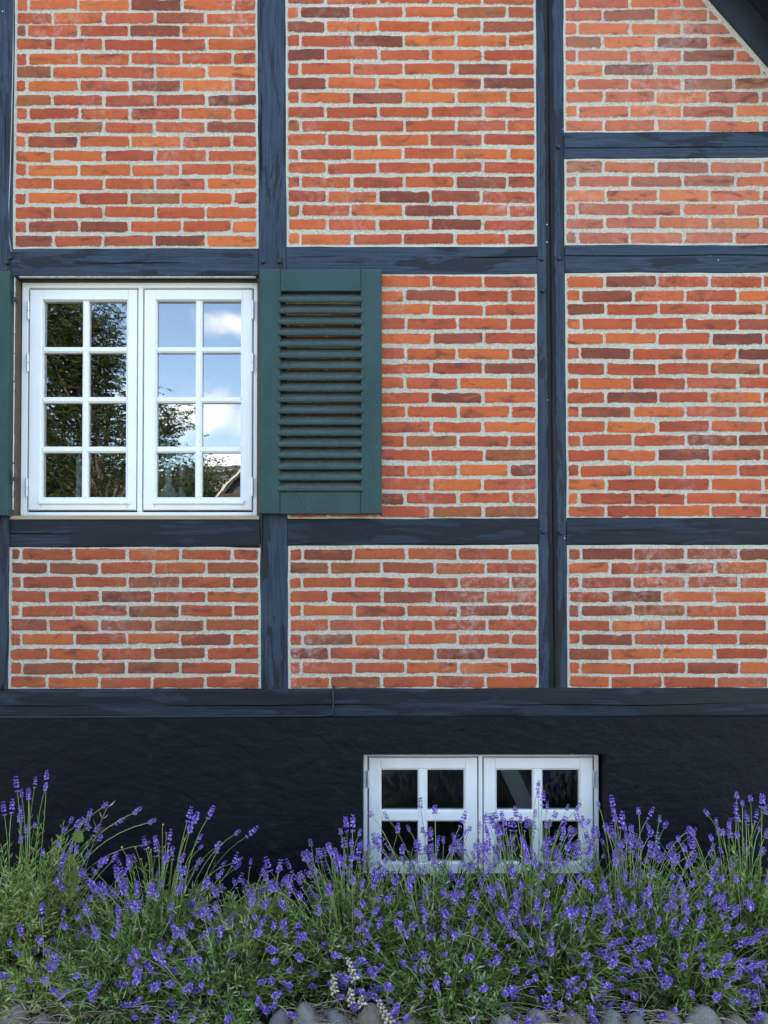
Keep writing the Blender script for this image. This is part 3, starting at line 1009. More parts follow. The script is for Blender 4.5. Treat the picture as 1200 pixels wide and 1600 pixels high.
# ---- louvred shutters
def shutter(l, r, t, b, yf, label):
    def X(px): return P(px, 800, yf).x
    def Z(py): return P(600, py, yf).z
    th = 0.042
    m = MB()
    sw = 33.0
    def stile(a, c):
        mm = MB(); mm.box(X(a), X(c), yf, yf + th, Z(b), Z(t), 0.004)
        return mm
    sh = hpart('shutter', stile(l, l + sw), M['shutter'], label=label)
    hpart('stile', stile(r - sw, r), M['shutter'], sh)
    for (pt, pb) in ((t, t + 34), (b - 34, b)):
        mm = MB(); mm.box(X(l + sw) + 0.0004, X(r - sw) - 0.0004, yf + 0.0012, yf + th, Z(pb) , Z(pt) - 0.0006, 0.002)
        hpart('rail', mm, M['shutter'], sh)
    y0 = t + 51.7
    for k in range(18):
        zc = Z(y0 + 17.42 * k + rnd.uniform(-0.4, 0.4))
        x0, x1 = X(l + sw - 2.5), X(r - sw + 3.0)
        # cross-section: rounded nose in front, blade rising to the back
        prof = [(-0.003, 0.0), (-0.006, 0.004), (-0.0062, 0.013), (-0.004, 0.0165), (0.039, 0.0570), (0.042, 0.0500), (0.006, 0.004), (0.001, 0.0)]
        mm = MB()
        nx = 16
        sd = rnd.uniform(0, 99)
        for i in range(nx + 1):
            x = lerp(x0, x1, i / nx)
            for (dy, dz) in prof:
                if i in (0, nx) and dy > 0.002: xx = lerp(x0, x1, 0.02 if i == 0 else 0.98)
                else: xx = x
                mm.v.append((xx, yf + dy, zc + dz + 0.0012 * noise.noise((x * 9, sd, dz * 30))))
        n = len(prof)
        for i in range(nx):
            for q in range(n):
                q2 = (q + 1) % n
                mm.f.append((i*n + q, (i+1)*n + q, (i+1)*n + q2, i*n + q2)[::-1])
        mm.f.append(tuple(range(n))); mm.f.append(tuple(nx*n + q for q in range(n - 1, -1, -1)))
        hpart('slat', mm, M['shutter'], sh)
    # pintles that carry it
    for py in (t + 40, b - 60):
        mm = MB()
        xx = X(l) - 0.004 if l > 200 else X(r) + 0.004
        mm.tube([(xx, yf + th * 0.6, Z(py) - 0.03), (xx, yf + th * 0.6, Z(py) + 0.03)], 0.005, 8)
        mm.box(xx - 0.004, xx + 0.004, yf + th * 0.6, 0.02, Z(py) - 0.008, Z(py) + 0.008)
        hpart('pintle', mm, M['cable'], sh)
    return sh
shutter(404.5, 596.5, 420.5, 803, -0.0495, 'open green louvred shutter right of the white casement')
shutter(-180, 12.5, 423, 806, -0.0495, 'open green louvred shutter left of the white casement, only its edge in view')

# ---- painted cable along the sill beam and thin wire on the left post
def build_cables():
    m = MB()
    pts = [P(-200, 1120.5, 0), P(100, 1119.5, 0), P(300, 1118.5, 0), P(505, 1117.5, 0), P(517, 1116, 0), P(520.5, 1111, 0), P(521, 1095, 0), P(520, 1076, 0), P(522, 1071, 0)]
    m.tube([(p.x, -0.0155 if i < 7 else -0.009, p.z) for i, p in enumerate(pts)], 0.0048, 6)
    hpart('cable', m, M['cable'], smooth=True)
    m = MB()
    pts = [(23, -60), (22, 90), (19.5, 200), (17.5, 270), (15.5, 320), (16, 372), (19.5, 395)]
    m.tube([(P(a, b).x, -0.010, P(a, b).z) for a, b in pts], 0.0022, 5)
    hpart('cable', m, M['wire'], smooth=True)
    m = MB()
    pts = [(16, 815), (14.5, 900), (12, 1000), (8, 1066), (2, 1078)]
    m.tube([(P(a, b).x, -0.012, P(a, b).z) for a, b in pts], 0.0035, 5)
    hpart('cable', m, M['cable'], smooth=True)
build_cables()

# ---- roof, rafter and verge, the shell of the house
def build_shell():
    # roof slope line on the wall plane
    a, b = P(*DIAG[0]), P(*DIAG[1])
    d = (b - a).normalized()                     # down to the right
    nrm = Vector((-d.z, 0, d.x))                 # up and to the right
    if nrm.z < 0: nrm = -nrm
    ridge = -0.75
    t0 = (ridge - a.x) / d.x
    t1 = (2.62 - a.x) / d.x
    A, B = a + d * t0, a + d * t1
    def slab(m, off0, off1, y0, y1, mirror=False):
        q = [A + nrm * off0, B + nrm * off0, B + nrm * off1, A + nrm * off1]
        pts = [(p.x if not mirror else 2 * ridge - p.x, p.z) for p in q]
        v = [(x, y0, z) for x, z in pts] + [(x, y1, z) for x, z in pts]
        f = [(0,1,2,3),(7,6,5,4),(0,4,5,1),(1,5,6,2),(2,6,7,3),(3,7,4,0)]
        if mirror: f = [x[::-1] for x in f]
        m.add(v, f)
    for mir in (False, True):
        m = MB(); slab(m, 0.002, 0.125, -0.020, 0.10, mir)
        hpart('timber_rafter', m, M['rafter_paint'])
        m = MB(); slab(m, 0.150, 0.26, -0.235, 6.2, mir)
        rf = hpart('roof', m, M['roof'])
        for k in range(3):                                   # soffit boards under the verge
            m = MB(); slab(m, 0.128, 0.148, -0.019 - 0.072 * (k + 1) + 0.004, -0.019 - 0.072 * k, mir)
            hpart('soffit_board', m, M['roof_paint'], rf)
        m = MB(); slab(m, 0.085, 0.30, -0.262, -0.237, mir)
        hpart('bargeboard', m, M['roof_paint'], rf)
    # gable infill above the photograph and the other walls
    zt = P(600, TOP, 0).z
    Lx, Rx = 2 * ridge - P(1344, 500).x, P(1344, 500).x
    m = MB()
    def roof_z(x): return A.z + (B.z - A.z) * (abs(x - ridge)) / (B.x - ridge)
    xk = ridge + (zt - A.z) / (B.z - A.z) * (B.x - ridge)
    m.add([(2*ridge - xk, 0.02, zt), (xk, 0.02, zt), (ridge, 0.02, A.z), (2*ridge - xk, 0.12, zt), (xk, 0.12, zt), (ridge, 0.12, A.z)],
          [(0,1,2), (5,4,3), (0,3,4,1)])
    hpart('gable_wall', m, M['mortar'])
    Lw = P(-452, 500).x
    m = MB()
    zl = roof_z(Lx); zr = roof_z(Rx)
    # side, rear and leftmost walls (closed shell, front face open where the panels stand)
    m.box(Lx, Lx + 0.12, 0.125, 6.0, -0.1, zl)
    m.box(Rx - 0.12, Rx, 0.125, 6.0, -0.1, zr)
    m.box(Lx + 0.12, Rx - 0.12, 5.88, 6.0, -0.1, min(zl, zr))
    m.box(Lx, Lw, 0.0, 0.12, -0.1, zl)
    m.add([(Lx, 6.0, zl), (Rx, 6.0, zr), (ridge, 6.0, A.z)], [(0, 1, 2)])
    hpart('wall', m, M['mortar'])
    # rooms behind the two windows (seen only from outside)
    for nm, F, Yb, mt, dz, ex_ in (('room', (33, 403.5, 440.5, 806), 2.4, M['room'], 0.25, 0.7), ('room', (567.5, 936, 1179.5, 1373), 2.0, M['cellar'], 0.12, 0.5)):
        p0, p1 = P(F[0], F[2], 0.16), P(F[1], F[3], 0.16)
        m = MB()
        x0, x1, z1, z0 = p0.x, p1.x, p0.z, p1.z
        v = [(x0, 0.155, z0), (x1, 0.155, z0), (x1, 0.155, z1), (x0, 0.155, z1)]
        X0, X1, Z0, Z1 = x0 - ex_, x1 + ex_, z0 - 0.75, z1 + dz
        v += [(X0, 0.20, Z0), (X1, 0.20, Z0), (X1, 0.20, Z1), (X0, 0.20, Z1), (X0, Yb, Z0), (X1, Yb, Z0), (X1, Yb, Z1), (X0, Yb, Z1)]
        m.add(v, [(0,1,5,4),(1,2,6,5),(2,3,7,6),(3,0,4,7),(4,5,9,8),(5,6,10,9),(6,7,11,10),(7,4,8,11),(8,9,10,11)])
        hpart(nm, m, mt)
        if F[0] < 100:
            m = MB(); m.box(x0 - 0.05, x1 + 0.05, 0.135, 0.36, z0 - 0.035, z0 + 0.012, 0)
            hpart('inner_sill', m, M['white'])
build_shell()

# ------------------------------------------------------------------ planting
M['lav_leaf'] = m_leaf('lavender_leaf', [(0.0, (0.028, 0.058, 0.008)), (0.28, (0.075, 0.145, 0.022)), (0.56, (0.165, 0.265, 0.055)), (0.82, (0.29, 0.37, 0.15)), (1.0, (0.48, 0.54, 0.33))])
M['lav_leaf_pale'] = m_leaf('lavender_leaf_pale', [(0.0, (0.055, 0.100, 0.012)), (0.30, (0.165, 0.260, 0.040)), (0.70, (0.35, 0.43, 0.13)), (1.0, (0.52, 0.56, 0.30))])
M['lav_stem'] = m_leaf('lavender_stem', [(0.0, (0.13, 0.22, 0.035)), (0.5, (0.26, 0.37, 0.09)), (1.0, (0.40, 0.48, 0.22))], 0.15)
M['lav_flower'] = m_leaf('lavender_flower', [(0.0, (0.10, 0.05, 0.26)), (0.3, (0.20, 0.115, 0.50)), (0.7, (0.32, 0.215, 0.68)), (1.0, (0.52, 0.42, 0.86))], 0.25)
M['lav_bud'] = m_leaf('lavender_flower_fading', [(0.0, (0.13, 0.10, 0.22)), (0.4, (0.23, 0.16, 0.46)), (0.8, (0.33, 0.26, 0.58)), (1.0, (0.38, 0.36, 0.42))], 0.25)
M['straw'] = m_leaf('dead_straw', [(0.0, (0.16, 0.12, 0.07)), (0.5, (0.33, 0.27, 0.17)), (1.0, (0.52, 0.45, 0.32))], 0.15)
M['twig'] = m_leaf('woody_twig', [(0.0, (0.05, 0.038, 0.028)), (1.0, (0.16, 0.125, 0.10))], 0.05)
M['cream'] = m_leaf('cream_flower', [(0.0, (0.50, 0.45, 0.28)), (1.0, (0.78, 0.74, 0.58))], 0.25)
M['yellow'] = m_leaf('yellow_flower', [(0.0, (0.62, 0.52, 0.05)), (1.0, (0.75, 0.65, 0.15))], 0.2)
M['weed'] = m_leaf('weed_leaf', [(0.0, (0.13, 0.20, 0.035)), (1.0, (0.25, 0.33, 0.09))], 0.4)

def perp(d):
    u = d.cross(Vector((0, 0, 1)))
    if u.length < 1e-3: u = Vector((1, 0, 0))
    return u.normalized()

def leaf(m, p, d, L, W, rg):
    d = d.normalized()
    u = perp(d)
    a = rg.uniform(0, 6.283)
    w = d.cross(u)
    side = u * math.cos(a) + w * math.sin(a)
    nr = d.cross(side)
    mid = p + d * (L * 0.5) + nr * (L * rg.uniform(-0.06, 0.06))
    b = len(m.v)
    m.v.extend((tuple(p), tuple(mid + side * (W / 2)), tuple(p + d * L + nr * (L * rg.uniform(-0.14, 0.14))), tuple(mid - side * (W / 2))))
    m.f.append((b, b + 1, b + 2)); m.f.append((b, b + 2, b + 3))

def curve(p0, p1, p2, n):
    return [p0 * (1 - t) ** 2 + p1 * (2 * t * (1 - t)) + p2 * t * t for t in [i / n for i in range(n + 1)]]

def flower_mesh(k):
    """one lavender spike: whorls of small two-lipped florets on a short axis"""
    rg = random.Random(100 + k)
    m = MB()
    L = (0.036, 0.048, 0.060, 0.042, 0.070, 0.030)[k]
    z = 0.0
    if k in (2, 4):                              # a lower whorl set apart
        whorls = [(0.0, 0.75)] + [(0.018 + (L - 0.018) * i / 4, (1.0, 1.1, 0.95, 0.6)[i]) for i in range(4)]
    else:
        nW = max(3, int(L / 0.0085))
        whorls = [(L * i / nW, (1.05 - 0.5 * (i / nW) ** 1.6) * rg.uniform(0.85, 1.15)) for i in range(nW)]
    for (h, s) in whorls:
        n = 6
        for q in range(n):
            a = 2 * math.pi * (q + rg.random() * 0.7) / n + h * 300
            r0 = 0.0035
            out = Vector((math.cos(a), math.sin(a), rg.uniform(0.25, 0.9))).normalized()
            base = Vector((math.cos(a) * r0, math.sin(a) * r0, h + rg.uniform(-0.002, 0.002)))
            le = 0.0082 * s * rg.uniform(0.75, 1.25)
            wd = 0.0050 * s * rg.uniform(0.8, 1.25)
            u = perp(out); w = out.cross(u)
            tip = base + out * le
            mid = base + out * (le * 0.62)
            b = len(m.v)
            m.v.append(tuple(base))
            for c in range(4):
                ang = c * math.pi / 2 + a
                m.v.append(tuple(mid + (u * math.cos(ang) + w * math.sin(ang)) * (wd * (0.75 if c % 2 else 1.0))))
            m.v.append(tuple(tip))
            for c in range(4):
                c2 = (c + 1) % 4
                m.f.append((b, b + 1 + c2, b + 1 + c)); m.f.append((b + 1 + c, b + 1 + c2, b + 5))
    me = m.mesh('flower_spike')
    me.materials.append(M['lav_bud'] if k in (3, 5) else M['lav_flower'])
    return me
SPIKES = [flower_mesh(k) for k in range(6)]

def put_spike(parent, base_loc, p, d, rg, scale=1.0):
    o = bpy.data.objects.new('flower_spike', rg.choice(SPIKES))
    COL.objects.link(o)
    o.parent = parent
    o.location = p - base_loc - d.normalized() * 0.002
    q = d.to_track_quat('Z', 'Y')
    o.rotation_mode = 'QUATERNION'
    o.rotation_quaternion = q
    s = scale * rg.uniform(0.65, 1.12)
    w = s * rg.uniform(0.85, 1.15)
    o.scale = (w, w, s)

def lavender(px, Y, Rx, Ry, H, shoots, flowers, label, tall=(), pale=False, seed=0, fl_h=(0.05, 0.17), lean=0.0, frontness=0.62):
    """a lavender bush: woody base, leafy shoots filling a dome, bare flower stems reaching beyond it"""
    rg = random.Random(500 + seed)
    x0 = P(px, 1400, Y).x
    base = Vector((x0, Y, 0.0))
    root = empty('lavender_bush', base)
    tag(root, label, 'lavender', 'lavender bushes along the plinth')
    lm, sm, tm = MB(), MB(), MB()
    def dome(low=0.0):
        # mostly the camera side and the top; back side thinner
        while True:
            az = rg.uniform(0, 2 * math.pi)
            el = math.asin(rg.uniform(low, 1.0))
            v = Vector((math.cos(az) * math.cos(el), math.sin(az) * math.cos(el), math.sin(el)))
            if v.y > 0.15 and rg.random() < frontness: continue
            return v
    for i in range(shoots):
        v = dome(-0.02)
        k = rg.uniform(0.62, 1.05)
        lump = 1.0 + 0.22 * noise.noise((v.x * 2.2 + seed, v.y * 2.2, v.z * 2.2))
        tip = Vector((v.x * Rx * k * lump + lean * v.z * H, v.y * Ry * k * lump, max(0.015, v.z * H * k * lump)))
        if (base + tip).y > -0.035: tip.y = -0.035 - base.y
        st = Vector((tip.x * 0.35 + rg.uniform(-0.05, 0.05), tip.y * 0.35 + rg.uniform(-0.05, 0.05), 0.0))
        mid = st.lerp(tip, 0.5) + Vector((-v.x * 0.03, -v.y * 0.03, 0.05 + 0.04 * rg.random()))
        pts = curve(st, mid, tip, 5)
        tm.tube(pts[:4], [0.003, 0.0026, 0.002, 0.0015], 3, False)
        sm.tube(pts[3:], 0.0013, 3, False)
        nl = rg.randint(18, 30)
        for j in range(nl):
            t = 0.30 + 0.70 * (j / nl) ** 0.85
            p = st * (1 - t) ** 2 + mid * (2 * t * (1 - t)) + tip * t * t
            ax = ((tip - mid) * t + (mid - st) * (1 - t)).normalized()
            u = perp(ax); w = ax.cross(u)
            a = j * 1.57 + rg.uniform(-0.5, 0.5)
            out = (u * math.cos(a) + w * math.sin(a))
            d = ax * rg.uniform(0.55, 1.25) + out + Vector((0, 0, 0.15))
            leaf(lm, p, d, rg.uniform(0.026, 0.054) * (1.15 - 0.35 * t), rg.uniform(0.0048, 0.0088), rg)
    for i in range(int(flowers * (1.25 if px < 420 else 1.65))):
        v = dome(-0.10)
        e = rg.uniform(*fl_h)
        lump = 1.0 + 0.18 * noise.noise((v.x * 2.2 + seed, v.y * 2.2, v.z * 2.2))
        tip = Vector((v.x * (Rx * lump + e * 0.8) + lean * v.z * H + rg.uniform(-0.05, 0.05), v.y * (Ry * lump + e * 0.55), v.z * H * lump + e * rg.uniform(0.35, 1.0)))
        if (base + tip).y > -0.05: tip.y = -0.05 - base.y
        tip.z = max(0.06, tip.z)
        st = Vector((tip.x * 0.45, tip.y * 0.45, H * 0.25 * rg.random()))
        mid = st.lerp(tip, 0.55) + Vector((-v.x * 0.05 + rg.uniform(-0.03, 0.03), -v.y * 0.05, rg.uniform(-0.02, 0.07)))
        pts = curve(st, mid, tip, 6)
        sm.tube(pts, 0.0013, 3, False)
        d = (pts[-1] - pts[-2]).normalized() + Vector((rg.uniform(-0.25, 0.25), rg.uniform(-0.25, 0.25), 0.35))
        put_spike(root, Vector((0, 0, 0)), tip, d, rg)
        if rg.random() < 0.5:
            leaf(lm, pts[4], d + Vector((rg.uniform(-1, 1), rg.uniform(-1, 1), 0)), 0.03, 0.004, rg)
    for (fx, fy) in tall:
        yy = max(-0.42, min(-0.07, Y + rg.uniform(0.0, 0.16)))
        tip = P(fx, fy + 8, yy) - base
        st = Vector((tip.x * 0.35 + rg.uniform(-0.04, 0.04), (yy - Y) * 0.5, H * 0.45))
        mid = st.lerp(tip, 0.6) + Vector(((-0.2 * tip.x) + rg.uniform(-0.03, 0.03), 0, 0.03 + abs(tip.x) * 0.08))
        pts = curve(st, mid, tip, 8)
        sm.tube(pts, 0.0014, 3, False)
        d = (pts[-1] - pts[-2]).normalized() + Vector((rg.uniform(-0.1, 0.1), 0, 0.25))
        put_spike(root, Vector((0, 0, 0)), tip, d, rg, 1.05)
        for q in (3, 4, 5):
            if rg.random() < 0.5:
                leaf(lm, pts[q], (pts[q+1] - pts[q]) * 30 + Vector((rg.uniform(-1, 1), rg.uniform(-0.6, 0.6), 0.2)), rg.uniform(0.025, 0.045), 0.004, rg)
    fo = lm.build('foliage', M['lav_leaf_pale'] if pale else M['lav_leaf'], root)
    sm.build('stems', M['lav_stem'], root)
    tm.build('woody_base', M['twig'], root)
    return root

T0 = [(27,1228),(34,1236),(44,1233),(54,1222),(72,1216),(70,1226),(18,1262),(32,1275),(7,1265),(99,1292),(110,1277),(119,1282),(137,1287),(138,1266),(161,1253),(182,1279),(210,1262),(234,1277),(222,1313)]
T1 = [(228,1318),(244,1310),(264,1310),(268,1325),(293,1275),(302,1277),(296,1292),(309,1307),(312,1318),(325,1270),(339,1315),(368,1295),(386,1299),(366,1340),(258,1338),(243,1330),(310,1340)]
T2 = [(533,1294),(542,1291),(551,1290),(561,1296),(507,1329),(522,1340),(538,1315),(559,1332),(483,1338),(490,1350),(488,1362),(515,1355),(470,1368)]
T3 = [(581,1266),(605,1270),(587,1302),(657,1253),(680,1262),(640,1290),(661,1292),(602,1310),(610,1318),(630,1325),(628,1335),(682,1325),(684,1312),(706,1327),(719,1283),(733,1289),(725,1296),(704,1320),(673,1312),(652,1340),(597,1322),(748,1328),(750,1320)]
T4 = [(840,1225),(841,1237),(847,1250),(775,1270),(807,1267),(773,1285),(836,1268),(866,1268),(885,1257),(900,1257),(878,1285),(912,1285),(820,1290),(805,1290),(815,1305),(800,1312),(788,1320),(832,1300),(890,1290),(930,1300),(875,1310),(780,1330),(845,1320),(915,1325)]
T5 = [(935,1250),(959,1258),(948,1290),(985,1290),(998,1263),(1013,1270),(1038,1285),(1040,1322),(1030,1275),(1072,1293),(1076,1300),(1067,1320),(1080,1328),(962,1275),(970,1285),(955,1300),(990,1305),(978,1300),(1000,1315),(1015,1298),(943,1310),(965,1318),(1045,1335),(1028,1338)]
T6 = [(1106,1265),(1151,1238),(1160,1250),(1173,1243),(1194,1262),(1140,1285),(1165,1275),(1186,1290),(1150,1270),(1112,1330),(1195,1300),(1142,1300),(1180,1275),(1130,1330),(1190,1325),(1150,1335)]

lavender(30, -0.36, 0.40, 0.40, 0.50, 300, 62, 'sprawling lavender bush beneath the green shutter edge, long stalks leaning across the black plinth', T0, True, 1, lean=0.10)
lavender(245, -0.42, 0.36, 0.42, 0.36, 300, 95, 'lavender bush with tiny yellow flowers growing through its top', T1, False, 2)
lavender(395, -0.46, 0.27, 0.38, 0.33, 240, 62, 'low greyish lavender bush with few tall stalks before bare black plinth', [], True, 3, fl_h=(0.03, 0.10))
lavender(545, -0.43, 0.33, 0.42, 0.40, 280, 92, 'lavender bush behind the cream flower spikes', T2, False, 4)
lavender(680, -0.44, 0.36, 0.42, 0.40, 320, 72, 'lavender bush with scattered stalks before the left half of the cellar window', T3, False, 5)
lavender(830, -0.43, 0.36, 0.42, 0.46, 320, 115, 'dense lavender bush before the right half of the cellar window', T4, False, 6)
lavender(985, -0.42, 0.36, 0.42, 0.44, 320, 125, 'full lavender bush just past the cellar window, crowded with spikes', T5, False, 7)
lavender(1165, -0.40, 0.40, 0.42, 0.50, 330, 110, 'tall lavender bush at the far end of the bed from the green shutter', T6, False, 8)
lavender(1060, -0.66, 0.27, 0.25, 0.29, 200, 44, 'small lavender bush at the stone edge beside the yellow-green weed', [], False, 9)
lavender(700, -0.70, 0.26, 0.26, 0.26, 220, 36, 'small lavender bush spilling onto the stones in front of the cellar window', [], False, 10)
lavender(190, -0.70, 0.27, 0.27, 0.25, 220, 44, 'small lavender bush beside the dead straw at the stone edge', [], False, 11)

lavender(355, -0.70, 0.26, 0.27, 0.24, 220, 40, 'small lavender bush hiding the stones between the straw and the cream flowers', [], False, 12)
lavender(880, -0.64, 0.24, 0.24, 0.27, 180, 36, 'small dark lavender bush at the stones before the dense bush', [], False, 13)
lavender(70, -0.74, 0.20, 0.22, 0.20, 130, 14, 'small pale tuft of lavender growing over the straw and stones', [], True, 14)
# ---- dead straw and twigs under the bushes
def build_straw():
    rg = random.Random(31)
    m = MB()
    for (px, Y, sx, sy, n, h) in ((45, -0.74, 0.22, 0.09, 230, 0.05), (40, -0.86, 0.20, 0.05, 190, 0.10), (130, -0.84, 0.14, 0.05, 90, 0.09), (250, -0.86, 0.2, 0.04, 60, 0.05), (520, -0.87, 0.12, 0.035, 120, 0.07), (620, -0.87, 0.12, 0.035, 60, 0.06), (840, -0.87, 0.2, 0.03, 110, 0.06), (1020, -0.87, 0.22, 0.03, 110, 0.06), (115, -0.70, 0.08, 0.06, 60, 0.14), (345, -0.60, 0.07, 0.07, 60, 0.16), (60, -0.62, 0.15, 0.1, 70, 0.12)):
        c = P(px, 1500, Y)
        for i in range(n):
            p = Vector((c.x + rg.gauss(0, sx * 0.6), Y + rg.gauss(0, sy), max(0.0, 0.01 + rg.random() * h)))
            a = rg.uniform(0, 6.283)
            L = rg.uniform(0.04, 0.15)
            d = Vector((math.cos(a), math.sin(a) * 0.6, rg.uniform(-0.15, 0.5 if h > 0.1 else 0.15)))
            q = p + d * L
            q.z = max(0.012, q.z)
            mid = (p + q) / 2 + Vector((rg.uniform(-0.01, 0.01), rg.uniform(-0.01, 0.01), rg.uniform(0, 0.02)))
            m.tube(curve(p, mid, q, 3), rg.uniform(0.0010, 0.0019), 3, False)
    tag(m.build('dead_stems', M['straw']), 'dry straw-coloured dead stems tangled at the foot of the lavender', kind='stuff')
build_straw()

def build_dry_grass():
    rg = random.Random(77)
    spots = [(352, 1500, 0.17, 'b'), (215, 1460, -0.3, 'a'), (335, 1425, 0.2, 'c'), (660, 1410, 0, 'a')]
    pts = [((512, 1440), (520, 1392), -0.62, 'dry pale grass stalk rising from the lavender behind the cream flowers'),
           ((205, 1500), (225, 1450), -0.72, 'dry pale grass stalk leaning over the small lavender by the straw')]
    for (b, t, Y, lab) in pts:
        p0, p1 = P(*b, Y), P(*t, Y)
        g = Vector((p0.x - 0.02, Y + 0.03, 0.0))
        m = MB()
        cv = curve(g, (g + p1) / 2 + Vector((0.0, 0, 0.04)), p1, 8)
        m.tube(cv, 0.0014, 3, False)
        for k in range(14):
            q = cv[6].lerp(cv[8], k / 14)
            leaf(m, q, (cv[8] - cv[6]) * 12 + Vector((rg.uniform(-0.5, 0.5), rg.uniform(-0.5, 0.5), 0)), 0.018, 0.004, rg)
        o = m.build('dry_grass', M['straw'])
        tag(o, lab, 'grass')
build_dry_grass()

# ---- cream flower spikes at the stone edge
def build_cream():
    rg = random.Random(9)
    base = P(548, 1590, -0.80); base = Vector((base.x, -0.80, 0.0))
    root = empty('cream_flower_plant', base)
    tag(root, 'small plant with drooping cream-white flower spikes above the border stones', 'flower')
    sm = MB()
    for (bx, by, tx, ty) in ((554, 1532, 543, 1496), (523, 1552, 521, 1522), (549, 1570, 547, 1543), (566, 1572, 563, 1556), (606, 1595, 590, 1562), (612, 1600, 603, 1580)):
        Y = -0.93 + rg.uniform(-0.02, 0.01)
        p0, p1 = P(bx, by, Y) - base, P(tx, ty, Y) - base
        st = Vector((p0.x * 0.4, 0.06, 0.0))
        cv = curve(st, Vector((p0.x, 0.0, p0.z * 0.7)), p0, 4)
        sm.tube(cv, 0.0018, 4, False)
        sm.tube([p0, p1], 0.0015, 4, False)
        m = MB()
        L = (p1 - p0).length
        d = (p1 - p0).normalized()
        u = perp(d); w = d.cross(u)
        n = max(10, int(L / 0.0032))
        for i in range(n):
            a = i * 2.4
            o_ = u * math.cos(a) + w * math.sin(a)
            c = p0 + d * (L * i / n) + o_ * 0.0100 * (1.15 - 0.6 * i / n)
            ax = (o_ + Vector((0, 0, -0.5))).normalized()
            s = 0.0074 * (1.1 - 0.45 * i / n) * rg.uniform(0.8, 1.2)
            uu = perp(ax); ww = ax.cross(uu)
            b = len(m.v)
            m.v.append(tuple(c - ax * s))
            for q in range(5):
                an = q * 2 * math.pi / 5
                m.v.append(tuple(c + (uu * math.cos(an) + ww * math.sin(an)) * s * 0.72))
            m.v.append(tuple(c + ax * s * 1.2))
            for q in range(5):
                q2 = (q + 1) % 5
                m.f.append((b, b+1+q2, b+1+q)); m.f.append((b+1+q, b+1+q2, b+6))
        m.build('flower_spike', M['cream'], root, True)
    sm.build('stems', M['straw'], root)
build_cream()

